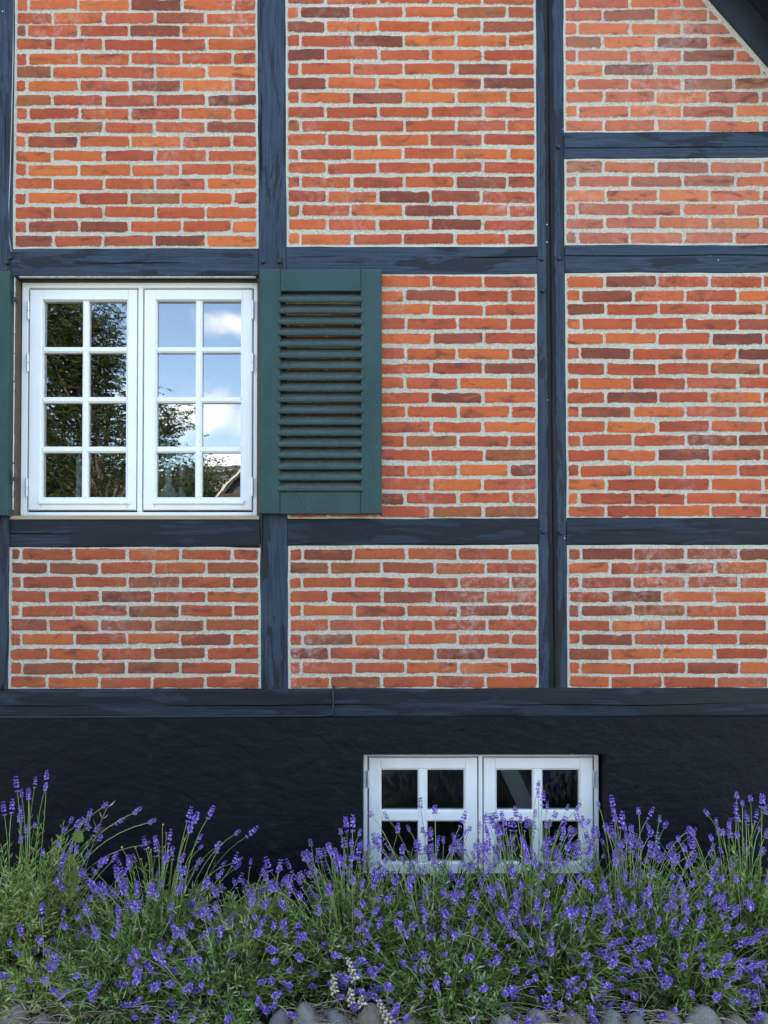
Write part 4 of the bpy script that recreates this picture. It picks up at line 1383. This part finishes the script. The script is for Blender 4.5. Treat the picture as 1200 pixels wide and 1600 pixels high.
# ---- weeds
def lobed_leaf(m, c, ax, nr, L, W):
    ax = ax.normalized(); side = ax.cross(nr).normalized()
    prof = [(0.0, 0.05), (0.12, 0.35), (0.2, 0.62), (0.3, 0.55), (0.42, 0.95), (0.52, 0.7), (0.66, 0.78), (0.76, 0.45), (0.9, 0.3), (1.0, 0.02)]
    b = len(m.v)
    for (t, w) in prof:
        for s in (-1, 0, 1):
            m.v.append(tuple(c + ax * (L * t) + side * (W * 0.5 * w * s) + nr * (0.12 * W * abs(s) * w - 0.10 * L * t * t)))
    for i in range(len(prof) - 1):
        for s in (0, 1):
            a = b + i*3 + s
            m.f.append((a, a+1, a+4, a+3))
def build_weeds():
    rg = random.Random(5)
    # lobed pale leaves on a woody sprig at the left
    base = Vector((P(112, 1400, -0.34).x, -0.34, 0.0))
    root = empty('leafy_weed', base)
    tag(root, 'weed with pale lobed leaves and a bare reddish sprig rising against the black plinth', 'weed')
    m, s = MB(), MB()
    for (fx, fy, L, W) in ((118, 1308, 0.065, 0.065), (113, 1372, 0.07, 0.07), (108, 1340, 0.05, 0.05)):
        c = P(fx, fy + 8, -0.37) - base
        m = MB(); lobed_leaf(m, c, Vector((0.5, -0.3, 0.8)), Vector((0.1, -1, 0.3)).normalized(), L, W); m.build('leaf', M['weed'], root)
        s.tube(curve(Vector((0, 0, 0)), Vector((0, -0.01, c.z * 0.6)), c, 5), 0.0016, 4, False)
    tip = P(167, 1262, -0.30) - base
    cv = curve(Vector((0, 0, 0)), Vector((0.02, 0, tip.z * 0.55)), tip, 12)
    s.tube(cv, 0.0017, 4, False)
    for k in range(7, 13):
        for sg in (-1, 1):
            d = Vector((0.75 * sg + 0.35, rg.uniform(-0.3, 0.3), 0.75))
            leaf(s, cv[k], d, rg.uniform(0.03, 0.06), 0.004, rg)
    s.build('stems', M['straw'], root)
    # thin plant with tiny yellow flowers
    base = Vector((P(250, 1400, -0.30).x, -0.30, 0.0))
    root = empty('yellow_flower_plant', base)
    tag(root, 'wispy plant with tiny yellow flowers standing up from the lavender', 'flower')
    s, f = MB(), MB()
    for (fx, fy) in ((232,1326),(236,1329),(234,1333),(256,1325),(260,1303),(263,1331),(270,1334),(288,1312),(249,1326),(254,1290),(191,1325),(212,1326),(287,1335),(221,1343)):
        tip = P(fx, fy, -0.30 + rg.uniform(-0.04, 0.04)) - base
        cv = curve(Vector((tip.x * 0.3, 0, 0.1)), Vector((tip.x * 0.6, 0, tip.z * 0.7)), tip, 6)
        s.tube(cv, 0.0012, 3, False)
        for q in (3, 4):
            leaf(s, cv[q], Vector((rg.uniform(-1, 1), rg.uniform(-0.5, 0.5), 0.6)), 0.03, 0.004, rg)
        for q in range(5):
            leaf(f, tip, Vector((rg.uniform(-1, 1), rg.uniform(-1, 1), 1.0)), 0.009, 0.006, rg)
    s.build('stems', M['lav_stem'], root)
    f.build('flowers', M['yellow'], root)
    # yellow-green weed among the stones at the right
    base = Vector((P(1068, 1590, -0.80).x, -0.80, 0.0))
    root = empty('leafy_weed', base)
    tag(root, 'yellow-green weed with a narrow upright leaf spray above the right border stones', 'weed')
    s, m = MB(), MB()
    for (fx, fy) in ((1072, 1490), (1078, 1497), (1066, 1500), (1070, 1562), (1084, 1560)):
        tip = P(fx, fy, -0.80) - base
        cv = curve(Vector((0, 0, 0)), Vector((tip.x * 0.4, 0, tip.z * 0.6)), tip, 8)
        s.tube(cv, 0.0015, 4, False)
        for q in range(4, 9):
            for sg in (-1, 1):
                leaf(m, cv[q], Vector((sg * 0.6 + rg.uniform(-0.2, 0.2), rg.uniform(-0.4, 0.2), 1.0)), rg.uniform(0.03, 0.045), 0.008, rg)
    m.build('leaves', M['weed'], root)
    m = MB(); leaf(m, P(1070, 1570, -0.85) - base, Vector((0.0, -0.2, -1)), 0.07, 0.018, rg)
    m.build('leaf', M['weed'], root)
    s.build('stems', M['weed'], root)
    # fallen brown leaf on the straw
    m = MB()
    c = P(48, 1562, -0.80)
    lobed_leaf(m, Vector((c.x, -0.80, 0.035)), Vector((0.4, 0.1, 0.7)), Vector((-0.3, -1, 0.5)).normalized(), 0.08, 0.07)
    tag(m.build('dead_leaf', M['straw']), 'curled dry brown leaf lying on the straw beside the stones', 'leaf')
build_weeds()

# ---- border stones
def m_stone(name, a, b):
    t = NT(name)
    p = t.obj
    n1, n2 = t.noise(p, 32, 6, 0.7), t.noise(p, 170, 4, 0.75)
    c = t.mix(n1, a, b)
    c = t.mix(t.step(n2, 0.6, 0.7, 0, 0.8), c, tuple(x * 0.3 for x in a))
    c = t.mix(t.step(n2, 0.38, 0.3, 0, 0.6), c, (0.42, 0.42, 0.39))
    c = t.mix(t.step(t.noise(p, 13, 5, 0.65), 0.46, 0.60, 0, 0.7), c, (0.07, 0.075, 0.035))
    t.bsdf(c, 0.85, t.bump(t.math('ADD', n1, n2), 0.9, 0.008), 0.3)
    return t.m
def build_stones():
    rg = random.Random(3)
    mats = {'grey': m_stone('stone_grey', (0.13, 0.125, 0.105), (0.31, 0.30, 0.26)), 'brown': m_stone('stone_brown', (0.15, 0.12, 0.085), (0.30, 0.25, 0.18)),
            'blue': m_stone('stone_bluegrey', (0.10, 0.10, 0.098), (0.24, 0.24, 0.235))}
    # px centre, width px, top px, colour
    S = [(-30, 48, 1570, 'grey'), (20, 52, 1562, 'grey'), (72, 46, 1566, 'grey'), (118, 44, 1580, 'grey'), (165, 46, 1580, 'grey'), (212, 46, 1580, 'brown'), (260, 48, 1580, 'grey'), (308, 46, 1578, 'blue'),
         (354, 44, 1580, 'grey'), (398, 42, 1578, 'grey'), (440, 40, 1574, 'blue'), (481, 42, 1566, 'grey'), (527, 44, 1566, 'blue'), (581, 52, 1565, 'brown'), (637, 50, 1576, 'grey'), (690, 50, 1578, 'grey'), (742, 48, 1578, 'blue'),
         (790, 44, 1574, 'grey'), (840, 54, 1576, 'grey'), (896, 54, 1577, 'brown'), (950, 52, 1576, 'grey'), (999, 44, 1578, 'blue'), (1046, 48, 1575, 'grey'), (1096, 54, 1574, 'grey'), (1150, 50, 1576, 'brown'), (1202, 50, 1576, 'grey')]
    for i, (px, w, top, kind) in enumerate(S):
        Y = -0.90 + rg.uniform(-0.02, 0.02)
        c = P(px + rg.uniform(-3, 3), top + 6 + rg.uniform(-4, 6) + (6 + 14 if 40 < px < 430 or 630 < px < 760 else 8 if px < 40 else 0), Y)
        hw = w * (Y - CAM.y) / FPX / 2 * 1.08
        bm = bmesh.new()
        bmesh.ops.create_icosphere(bm, subdivisions=3, radius=1.0)
        zt = c.z
        hz = (zt + 0.13) / 2
        planes = [(Vector((rg.gauss(0, 1), rg.gauss(0, 1), rg.gauss(0, 1))).normalized(), rg.uniform(0.74, 0.98)) for _ in range(13)]
        for v in bm.verts:
            q = v.co.copy()
            sgn = lambda a, e: math.copysign(abs(a) ** e, a)
            q = Vector((sgn(q.x, 0.66), sgn(q.y, 0.66), sgn(q.z, 0.6)))
            d_ = v.co.normalized()
            cut = min([1.02] + [dd_ / max(1e-3, n_.dot(d_)) for n_, dd_ in planes if n_.dot(d_) > 0.05])
            q = d_ * (cut * 1.12)
            f = 1 + 0.20 * noise.noise(v.co * 1.1 + Vector((i * 5.1, 0, 0))) + 0.16 * noise.noise(v.co * 2.6 + Vector((i, 2, 0))) + 0.025 * noise.noise(v.co * 8 + Vector((i, 2, 0)))
            v.co = Vector((q.x * hw * f, q.y * hw * 0.95 * f, q.z * hz * (0.90 + 0.10 * f) + 0.10 * q.x * hw * math.sin(i * 2.3)))
        me = bpy.data.meshes.new('border_stone')
        bm.to_mesh(me); bm.free()
        me.polygons.foreach_set('use_smooth', [True] * len(me.polygons))
        o = link('border_stone', me, None, mats[kind])
        o.location = (c.x, Y, zt - hz)
        o.rotation_euler = (0, 0, rg.uniform(-0.3, 0.3))
        near = 'beside the dead straw' if px < 140 else 'hidden under the yellow-flowered lavender' if px < 330 else 'below the low greyish lavender' if px < 450 else 'beside the cream flower spikes' if px < 640 else 'in front of the cellar window' if px < 930 else 'below the yellow-green weed' if px < 1110 else 'at the far end from the straw'
        tag(o, 'rounded %s border cobblestone %s' % ({'grey': 'grey', 'brown': 'brownish', 'blue': 'blue-grey'}[kind], near), 'stone', 'border stones of the lavender bed')
build_stones()

# ------------------------------------------------------------------ things behind the panes
def build_interior():
    cl = m_simple('pale_glass', (0.42, 0.50, 0.50), 0.25, 0.15, 20)
    zs = P(240, 806, 0.16).z + 0.0125
    for (px, h, Y, lab) in ((123, 0.30, 0.26, 'tall slim pale candle inside, behind the left sash'), (263, 0.40, 0.24, 'tall-necked pale bottle vase inside, behind the right sash'), (284, 0.40, 0.31, 'slim pale bottle vase inside, beside the potted plant')):
        x = P(px, 750, Y).x
        m = MB()
        if px == 263: pr = [(0.03, 0), (0.075, 0.01), (0.085, 0.05), (0.05, 0.10), (0.017, 0.15), (0.0145, 0.25), (0.016, h)]
        elif px == 284: pr = [(0.035, 0), (0.045, 0.01), (0.045, 0.05), (0.02, 0.10), (0.0165, 0.20), (0.0165, h)]
        else: pr = [(0.035, 0), (0.035, 0.008), (0.014, 0.02), (0.0135, h - 0.01), (0.008, h)]
        m.lathe(x, Y, [(r_, zs + z) for r_, z in pr], 16)
        tag(m.build('candle' if px == 123 else 'bottle_vase', cl, smooth=True), lab, 'candle' if px == 123 else 'vase')
    pot = m_simple('white_pot', (0.55, 0.58, 0.58), 0.4, 0.05, 20)
    lf = m_leaf('house_plant_leaf', [(0, (0.02, 0.045, 0.015)), (1, (0.05, 0.09, 0.03))], 0.2)
    rg = random.Random(12)
    for (px, hgt, lab, n) in ((155, 0.085, 'white flower pot on the inner sill behind the left sash', 0), (330, 0.07, 'potted plant with dark narrow leaves on the inner sill behind the right sash', 90)):
        Y = 0.26
        x = P(px, 750, Y).x
        root = empty('plant_pot' if not n else 'potted_plant', (x, Y, zs))
        tag(root, lab, 'plant pot' if not n else 'potted plant')
        m = MB(); m.lathe(0, 0, [(0.04, 0), (0.055, hgt * 0.8), (0.062, hgt * 0.82), (0.062, hgt), (0.05, hgt), (0.048, hgt * 0.8)], 18)
        m.build('pot', pot, root, True)
        if n:
            m = MB()
            for b in range(7):
                a = b * 0.9 + 0.3
                tip = Vector((math.cos(a) * 0.17, math.sin(a) * 0.06 - 0.02, hgt + rg.uniform(0.05, 0.19)))
                cv = curve(Vector((0, 0, hgt * 0.8)), Vector((tip.x * 0.3, tip.y * 0.3, tip.z)), tip, 12)
                m.tube(cv, 0.003, 4, False)
                for q in range(3, 13):
                    for sg in (-1, 1):
                        ax = (cv[q] - cv[q-1]).normalized()
                        leaf(m, cv[q], ax + Vector((-ax.z, 0, ax.x)) * sg + Vector((0, rg.uniform(-0.3, 0.3), 0)), 0.040, 0.014, rg)
            m.build('leaves', lf, root)
    # pale sloping board in the cellar
    m = MB()
    a, b = P(792, 1195, 0.7), P(836, 1290, 0.7)
    d = (b - a).normalized(); n = Vector((-d.z, 0, d.x))
    a = a - d * 0.35; b = b + d * 0.9
    pts = [a - n * 0.045, b - n * 0.045, b + n * 0.045, a + n * 0.045]
    m.add([(p.x, 0.70, p.z) for p in pts] + [(p.x, 0.74, p.z) for p in pts], [(0,1,2,3),(7,6,5,4),(0,4,5,1),(1,5,6,2),(2,6,7,3),(3,7,4,0)])
    tag(m.build('sloping_board', pot), 'pale sloping board inside the cellar behind the right-hand sash', 'board')
build_interior()

# ------------------------------------------------------------------ the garden across the yard, seen in the window panes
def garden():
    bark = m_simple('bark', (0.13, 0.10, 0.075), 0.9, 0.35, 12, 0.5)
    lf = m_leaf('tree_leaf', [(0, (0.020, 0.036, 0.007)), (0.6, (0.040, 0.062, 0.011)), (1, (0.078, 0.098, 0.024))], 0.3)
    lf2 = m_leaf('dark_leaf', [(0, (0.020, 0.034, 0.010)), (1, (0.055, 0.072, 0.024))], 0.25)
    def mir(px, py, Y):
        """point at depth Y (in front of the house) whose mirror image stands at this pixel of a pane (glass at y=0.08)"""
        q = P(px, py, 0.16 - Y)
        return Vector((q.x, Y, q.z))
    def tree(name, base, crown_c, rad, n_limb, n_leaf, LL, LW, mat, label, seed, compound=True, extra=()):
        rg = random.Random(seed)
        root = empty(name, (base.x, base.y, -0.1))
        tag(root, label, 'tree')
        o = Vector((base.x, base.y, -0.1))
        m, lm = MB(), MB()
        top = crown_c + Vector((0, 0, rad.z * 0.6)) - o
        tr = [Vector((0, 0, 0)), Vector((0.03, 0, top.z * 0.3)), Vector((-0.02, 0.02, top.z * 0.6)) + Vector((top.x, top.y, 0)) * 0.5, top]
        m.tube(tr, [0.11, 0.085, 0.06, 0.02], 9)
        ends = []
        for i in range(n_limb):
            az = i * 2.399 + rg.uniform(-0.3, 0.3)
            ze = -0.85 + 1.7 * (i + 0.5) / n_limb
            rr = math.sqrt(max(0.05, 1 - ze * ze))
            k = rg.uniform(0.72, 1.02)
            e = crown_c - o + Vector((math.cos(az) * rr * rad.x * k, math.sin(az) * rr * rad.y * k, ze * rad.z * k))
            ends.append(e)
        ends += [Vector(e) - o for e in extra]
        n_main = n_limb
        clumps = []
        for ei, e in enumerate(ends):
            s = Vector((e.x * 0.1, e.y * 0.1, max(0.6, e.z * 0.62)))
            s = s.lerp(top, 0.15) if s.z > top.z * 0.5 else s
            cv = curve(s, s.lerp(e, 0.5) + Vector((0, 0, 0.25)), e, 7)
            m.tube(cv, [0.028, 0.025, 0.021, 0.017, 0.014, 0.010, 0.007, 0.004], 5, False)
            clumps += [(cv[k], (0.15 + 0.028 * k) * (1.0 if ei < n_main else 0.62)) for k in (3, 4, 5, 6, 7)]
        per = max(1, n_leaf // (len(clumps) * (9 if compound else 1)))
        for (c, r_) in clumps:
            for q in range(per):
                p = c + Vector((rg.gauss(0, r_), rg.gauss(0, r_), rg.gauss(0, r_ * 0.75)))
                a = rg.uniform(0, 6.283)
                ax = Vector((math.cos(a), math.sin(a), rg.uniform(-0.9, 0.3))).normalized()
                if not compound:
                    leaf(lm, p, ax, LL * rg.uniform(0.7, 1.3), LW * rg.uniform(0.7, 1.3), rg)
                    continue
                u = perp(ax); w = ax.cross(u)
                for k in range(4):
                    for sg in (-1, 1):
                        leaf(lm, p + ax * (0.035 * k), ax * 0.6 + u * sg - Vector((0, 0, 0.25)), LL * rg.uniform(0.8, 1.15), LW, rg)
                leaf(lm, p + ax * 0.13, ax, LL, LW, rg)
        m.build('trunk', bark, root, True)
        lm.build('crown', mat, root)
        return root
    Yt = -8.0
    c = mir(-12, 600, Yt)
    tree('garden_tree', Vector((mir(158, 700, Yt).x, Yt, 0)), Vector((c.x, Yt, 4.7)), Vector((1.5, 1.7, 3.1)), 60, 110000, 0.066, 0.022, lf,
         'leafy green tree mirrored in the left sash of the casement', 41, True,
         extra=[mir(262, 652, Yt), mir(276, 655, Yt + 0.2), mir(248, 668, Yt), mir(240, 645, Yt), mir(200, 640, Yt), mir(180, 500, Yt), mir(175, 560, Yt), mir(170, 530, Yt), mir(150, 470, Yt), mir(110, 500, Yt + 0.5)])
    for k, (px, topy, Y, r_, lab) in enumerate(((300, 672, -19.0, 1.2, 'pointed dark tree mirrored in the right sash, beyond the garden'), (338, 722, -18.0, 1.0, 'round bushy tree mirrored in the lower right sash'),
                                (240, 700, -17.0, 1.6, 'broad dark bush mirrored at the foot of the right sash'), (170, 690, -16.5, 1.9, 'tall hedge bush mirrored at the foot of the left sash'), (80, 690, -16.0, 1.9, 'wide hedge bush mirrored in the lower left panes'))):
        tp = mir(px, topy, Y)
        zc = tp.z * 0.52
        tree('bushy_tree', Vector((tp.x, Y, 0)), Vector((tp.x, Y, zc)), Vector((r_ * (0.8 if k == 0 else 1.0), r_, tp.z * 0.44)), 44, 26000, 0.11, 0.05, lf2, lab, 60 + k, False)
    # pale neighbour house
    Y = -24.0
    pw = m_simple('pale_render', (0.55, 0.50, 0.42), 0.9, 0.1, 3)
    rf = m_simple('neighbour_roof', (0.07, 0.065, 0.065), 0.8, 0.2, 4, 0.3)
    wt = M['white']
    a, b = mir(312, 738, Y), mir(352, 775, Y)
    root = empty('neighbour_house', (a.x, Y, -0.1))
    tag(root, 'pale rendered neighbour house mirrored in the bottom right panes', 'house')
    x0, x1 = a.x - 4.0, b.x + 0.4
    W = x1 - x0
    o = Vector((a.x, Y, -0.1))
    h = a.z + 0.1
    m = MB(); m.box(x0 - o.x, x1 - o.x, -5.0, 0.0, 0, h)
    m.build('wall', pw, root)
    m = MB()
    m.add([(x0 - o.x - .3, .35, h - .1), (x1 - o.x + .3, .35, h - .1), (x1 - o.x + .3, -2.5, h + 0.5), (x0 - o.x - .3, -2.5, h + 0.5), (x0 - o.x - .3, -5.35, h - .1), (x1 - o.x + .3, -5.35, h - .1)],
          [(0, 1, 2, 3), (3, 2, 5, 4), (1, 5, 2), (0, 3, 4)])
    m.build('roof', rf, root)
    for k in range(4):
        xx = x1 - o.x - 0.75 - k * 1.3
        m = MB(); m.box(xx - 0.4, xx + 0.4, -0.02, 0.05, 1.0, 2.3)
        f = m.build('window', wt, root)
        m = MB(); m.box(xx - 0.33, xx + 0.33, 0.052, 0.058, 1.07, 2.23)
        m.build('pane', M['gap_shade_pane'], f)
    # dark gabled outbuilding with a white verge, and a low brown wall
    Y = -15.0
    a, e = mir(361, 772, Y), mir(394, 734, Y)
    root = empty('dark_outbuilding', (e.x, Y, -0.1))
    tag(root, 'dark gabled outbuilding with white verge mirrored in the lowest right pane', 'outbuilding')
    o = Vector((e.x, Y, -0.1))
    hx = e.x - a.x
    g0, g1 = (a.z + 0.1), (e.z + 0.1)
    k = hx * 1.15
    ze = g1 - (g1 - g0) * 1.15
    m = MB()
    m.add([(-k, 0, 0), (k, 0, 0), (k, 0, ze), (0, 0, g1), (-k, 0, ze), (-k, -4, 0), (k, -4, 0), (k, -4, ze), (0, -4, g1), (-k, -4, ze)],
          [(0,1,2,3,4), (9,8,7,6,5), (0,4,9,5), (1,6,7,2)])
    m.build('wall', rf, root)
    m = MB()
    for s in (-1, 1):
        q = [(0, 0.25, g1 + 0.14), (s*(k+.2), 0.25, ze - 0.05), (s*(k+.2), -4.2, ze - 0.05), (0, -4.2, g1 + 0.14)]
        m.add(q + [(x, y, z - 0.12) for x, y, z in q], [(0,1,2,3),(7,6,5,4),(0,4,5,1),(1,5,6,2),(2,6,7,3)])
    r_ = m.build('roof', rf, root)
    for s in (-1, 1):
        m = MB()
        q = [(0, 0.255, g1 + 0.15), (s*(k+.2), 0.255, ze - 0.04), (s*(k+.2), 0.255, ze - 0.10), (0, 0.255, g1 + 0.09)]
        m.add(q + [(x, 0.285, z) for x, y, z in q], [(0,1,2,3),(7,6,5,4),(0,4,5,1),(2,6,7,3)])
        m.build('bargeboard', pw, r_)
    Y = -11.0
    a = mir(346, 774, Y)
    m = MB(); m.box(a.x, a.x + 5.0, Y - 0.2, Y, -0.1, a.z)
    o = m.build('garden_wall', m_simple('brown_wall', (0.07, 0.042, 0.028), 0.9, 0.25, 6, 0.4))
    tag(o, 'low brown garden wall mirrored at the bottom of the right sash', 'wall')
garden()
